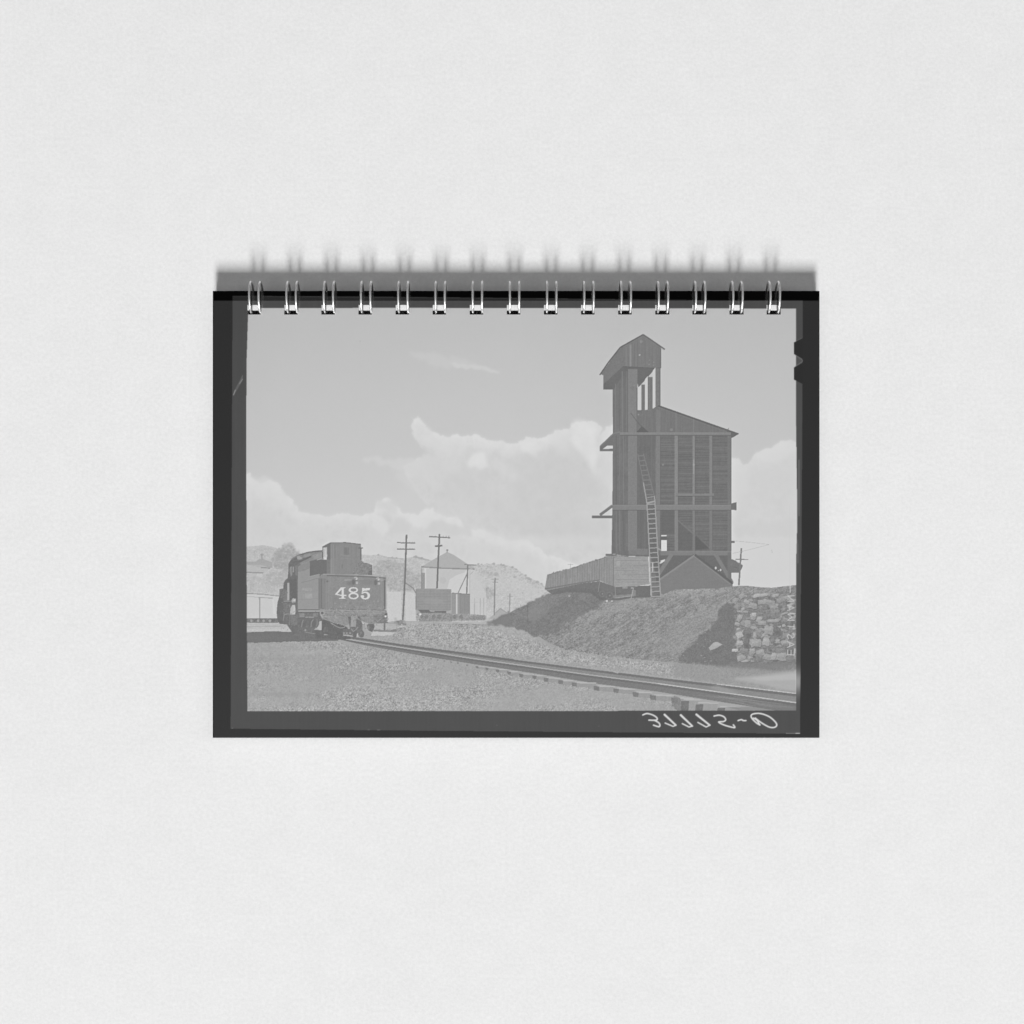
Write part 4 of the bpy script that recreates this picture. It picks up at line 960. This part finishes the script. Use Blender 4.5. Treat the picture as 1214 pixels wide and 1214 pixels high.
# scratch at the left, specks
stroke(Z(240, 290, 4.669, [(173, 830, .5), (190, 795, 2.6), (215, 750, 2.6), (222, 725, 1.2)]), 2, 104, .9); stroke(Z(240, 290, 4.669, [(172, 832), (182, 805)]), .9, 160); stroke(Z(240, 290, 4.669, [(205, 770), (222, 745)]), .9, 140)
for x, y_, v_, r_ in ((427, 404.5, 168, .8), (589, 859.8, 105, 1), (710, 861, 100, 1.2), (437, 865.2, 120, 1.6), (449, 865.4, 130, 2.2), (275.5, 863.3, 130, .9)): disc(x, y_, r_, v_, .8, .5)
line([(932, 869.4), (948.2, 869.6)], .7, 150, .9); line([(943, 869.4), (948.2, 869.5)], 1, 215, .9)
# the hand-written file number, reversed
def hw(pts, n=5): stroke(curve(Z(740, 830, 5.518, pts), n), 1.7, 226)
hw([(122, 97), (150, 88), (188, 98), (214, 116), (210, 131), (162, 131)]); hw([(200, 133), (226, 148), (234, 164), (226, 174), (192, 164)])
for a_, b_, c_, d_ in (((264, 95), (338, 164), (320, 172), (268, 150)), ((370, 98), (446, 170), (424, 176), (380, 154)), ((472, 94), (560, 164), (536, 176), (482, 146))):
    P_ = Z(740, 830, 5.518, [a_, b_]); stroke([(P_[0][0], P_[0][1], 2.4), (P_[1][0], P_[1][1], 2.0)], 2.2, 226)
    stroke(Z(740, 830, 5.518, [b_, c_, d_]), 1.5, 224)
hw([(588, 104), (622, 99), (652, 109), (664, 128), (650, 140), (618, 143), (646, 160), (690, 174), (724, 180), (714, 162)])
hw([(745, 134), (766, 128), (780, 134), (796, 134)])
hw([(888, 163), (864, 148), (838, 122), (830, 102), (846, 90), (892, 88), (948, 108), (988, 142), (998, 164), (984, 178), (954, 178), (920, 162), (886, 140), (858, 118)]); hw([(846, 118), (868, 132), (886, 160)])

img += (GX > 293) * (GX < 943.5) * (GY > 366) * (GY < 842) * np.clip((235 - img) / 90, .2, 1.1) * 2.2 * fbm(1.1, 1, .5, 99)
# black band by the binding and trimmed left edge
band = (GY < 356.5)
img = np.where(band, np.where((film > .5) & (GY > 350.5), 40.0, 0.0), img)
thin = (film > .5) & band & (GY < np.interp(GX, [275, 600, 870], [351.4, 354, 357])) & (GY > 350.5); img = np.where(thin, 62.0, img)
img = np.where((film < .5) & band, 0, img)
img = np.where(GX < 253.4, 0, img)
img = blur(img, .33) if S * .33 * .6 >= 1 else (img * .5 + .125 * (np.roll(img, 1, 0) + np.roll(img, -1, 0) + np.roll(img, 1, 1) + np.roll(img, -1, 1)))

# ---- carry the raster onto the cover as ink colours of a fine mesh
gx = np.linspace(XL, XR, NXC + 1); gy = np.linspace(YT, YB, NYC + 1)
fx = np.clip((gx - RX0) * S - .5, 0, PWid - 1.001); fy = np.clip((gy - RY0) * S - .5, 0, PHei - 1.001)
ix = fx.astype(int); iy = fy.astype(int); ax_ = fx - ix; ay_ = (fy - iy)[:, None]
smp = (img[iy][:, ix] * (1 - ax_) + img[iy][:, ix + 1] * ax_) * (1 - ay_) + (img[iy + 1][:, ix] * (1 - ax_) + img[iy + 1][:, ix + 1] * ax_) * ay_
c = np.clip(smp, 0, 255) / 255.0
INK = 1.055 * np.where(c <= .04045, c / 12.92, ((c + .055) / 1.055) ** 2.4)

cxm = (gx[:-1] + gx[1:]) / 2; cym = (gy[:-1] + gy[1:]) / 2
cell = np.ones((NYC, NXC), bool)
for x in HX:
    i = np.where((cxm > x - HW) & (cxm < x + HW))[0]; j = np.where((cym > H0) & (cym < H1))[0]
    cell[np.ix_(j, i)] = False
inner = (cxm[None, :] > 292.9) & (cxm[None, :] < 944.0) & (cym[:, None] > 365.4) & (cym[:, None] < 842.8)

def grid_part(name, sel, label=None):
    jj, ii = np.nonzero(sel)
    n1 = NXC + 1
    q = np.stack([(jj + 1) * n1 + ii, (jj + 1) * n1 + ii + 1, jj * n1 + ii + 1, jj * n1 + ii], 1)
    used, inv = np.unique(q, return_inverse=True)
    inv = inv.reshape(-1)
    vy, vx = used // n1, used % n1
    co = np.empty((len(used), 3), np.float32)
    co[:, 0] = (gx[vx] - C0) * PX; co[:, 1] = (C0 - gy[vy]) * PX; co[:, 2] = TH * PX
    me = bpy.data.meshes.new(name)
    me.vertices.add(len(used)); me.vertices.foreach_set('co', co.ravel())
    nf = len(q)
    me.loops.add(nf * 4); me.loops.foreach_set('vertex_index', inv.astype(np.int32))
    me.polygons.add(nf); me.polygons.foreach_set('loop_start', np.arange(0, nf * 4, 4, dtype=np.int32))
    me.polygons.foreach_set('loop_total', np.full(nf, 4, np.int32))
    me.update(calc_edges=True)
    a = me.color_attributes.new('ink', 'FLOAT_COLOR', 'POINT')
    col = np.ones((len(used), 4), np.float32); col[:, :3] = INK[vy, vx][:, None]
    a.data.foreach_set('color', col.ravel())
    me.materials.append(m_print)
    o = bpy.data.objects.new(name, me); COL.objects.link(o); o.parent = pad
    if label: o['label'] = label
    return o
grid_part('printed_photograph', cell & inner, 'grey toned print of a coaling tower and steam locomotive tender')
grid_part('printed_film_border', cell & ~inner, 'dark film rebate print with reversed handwritten number')
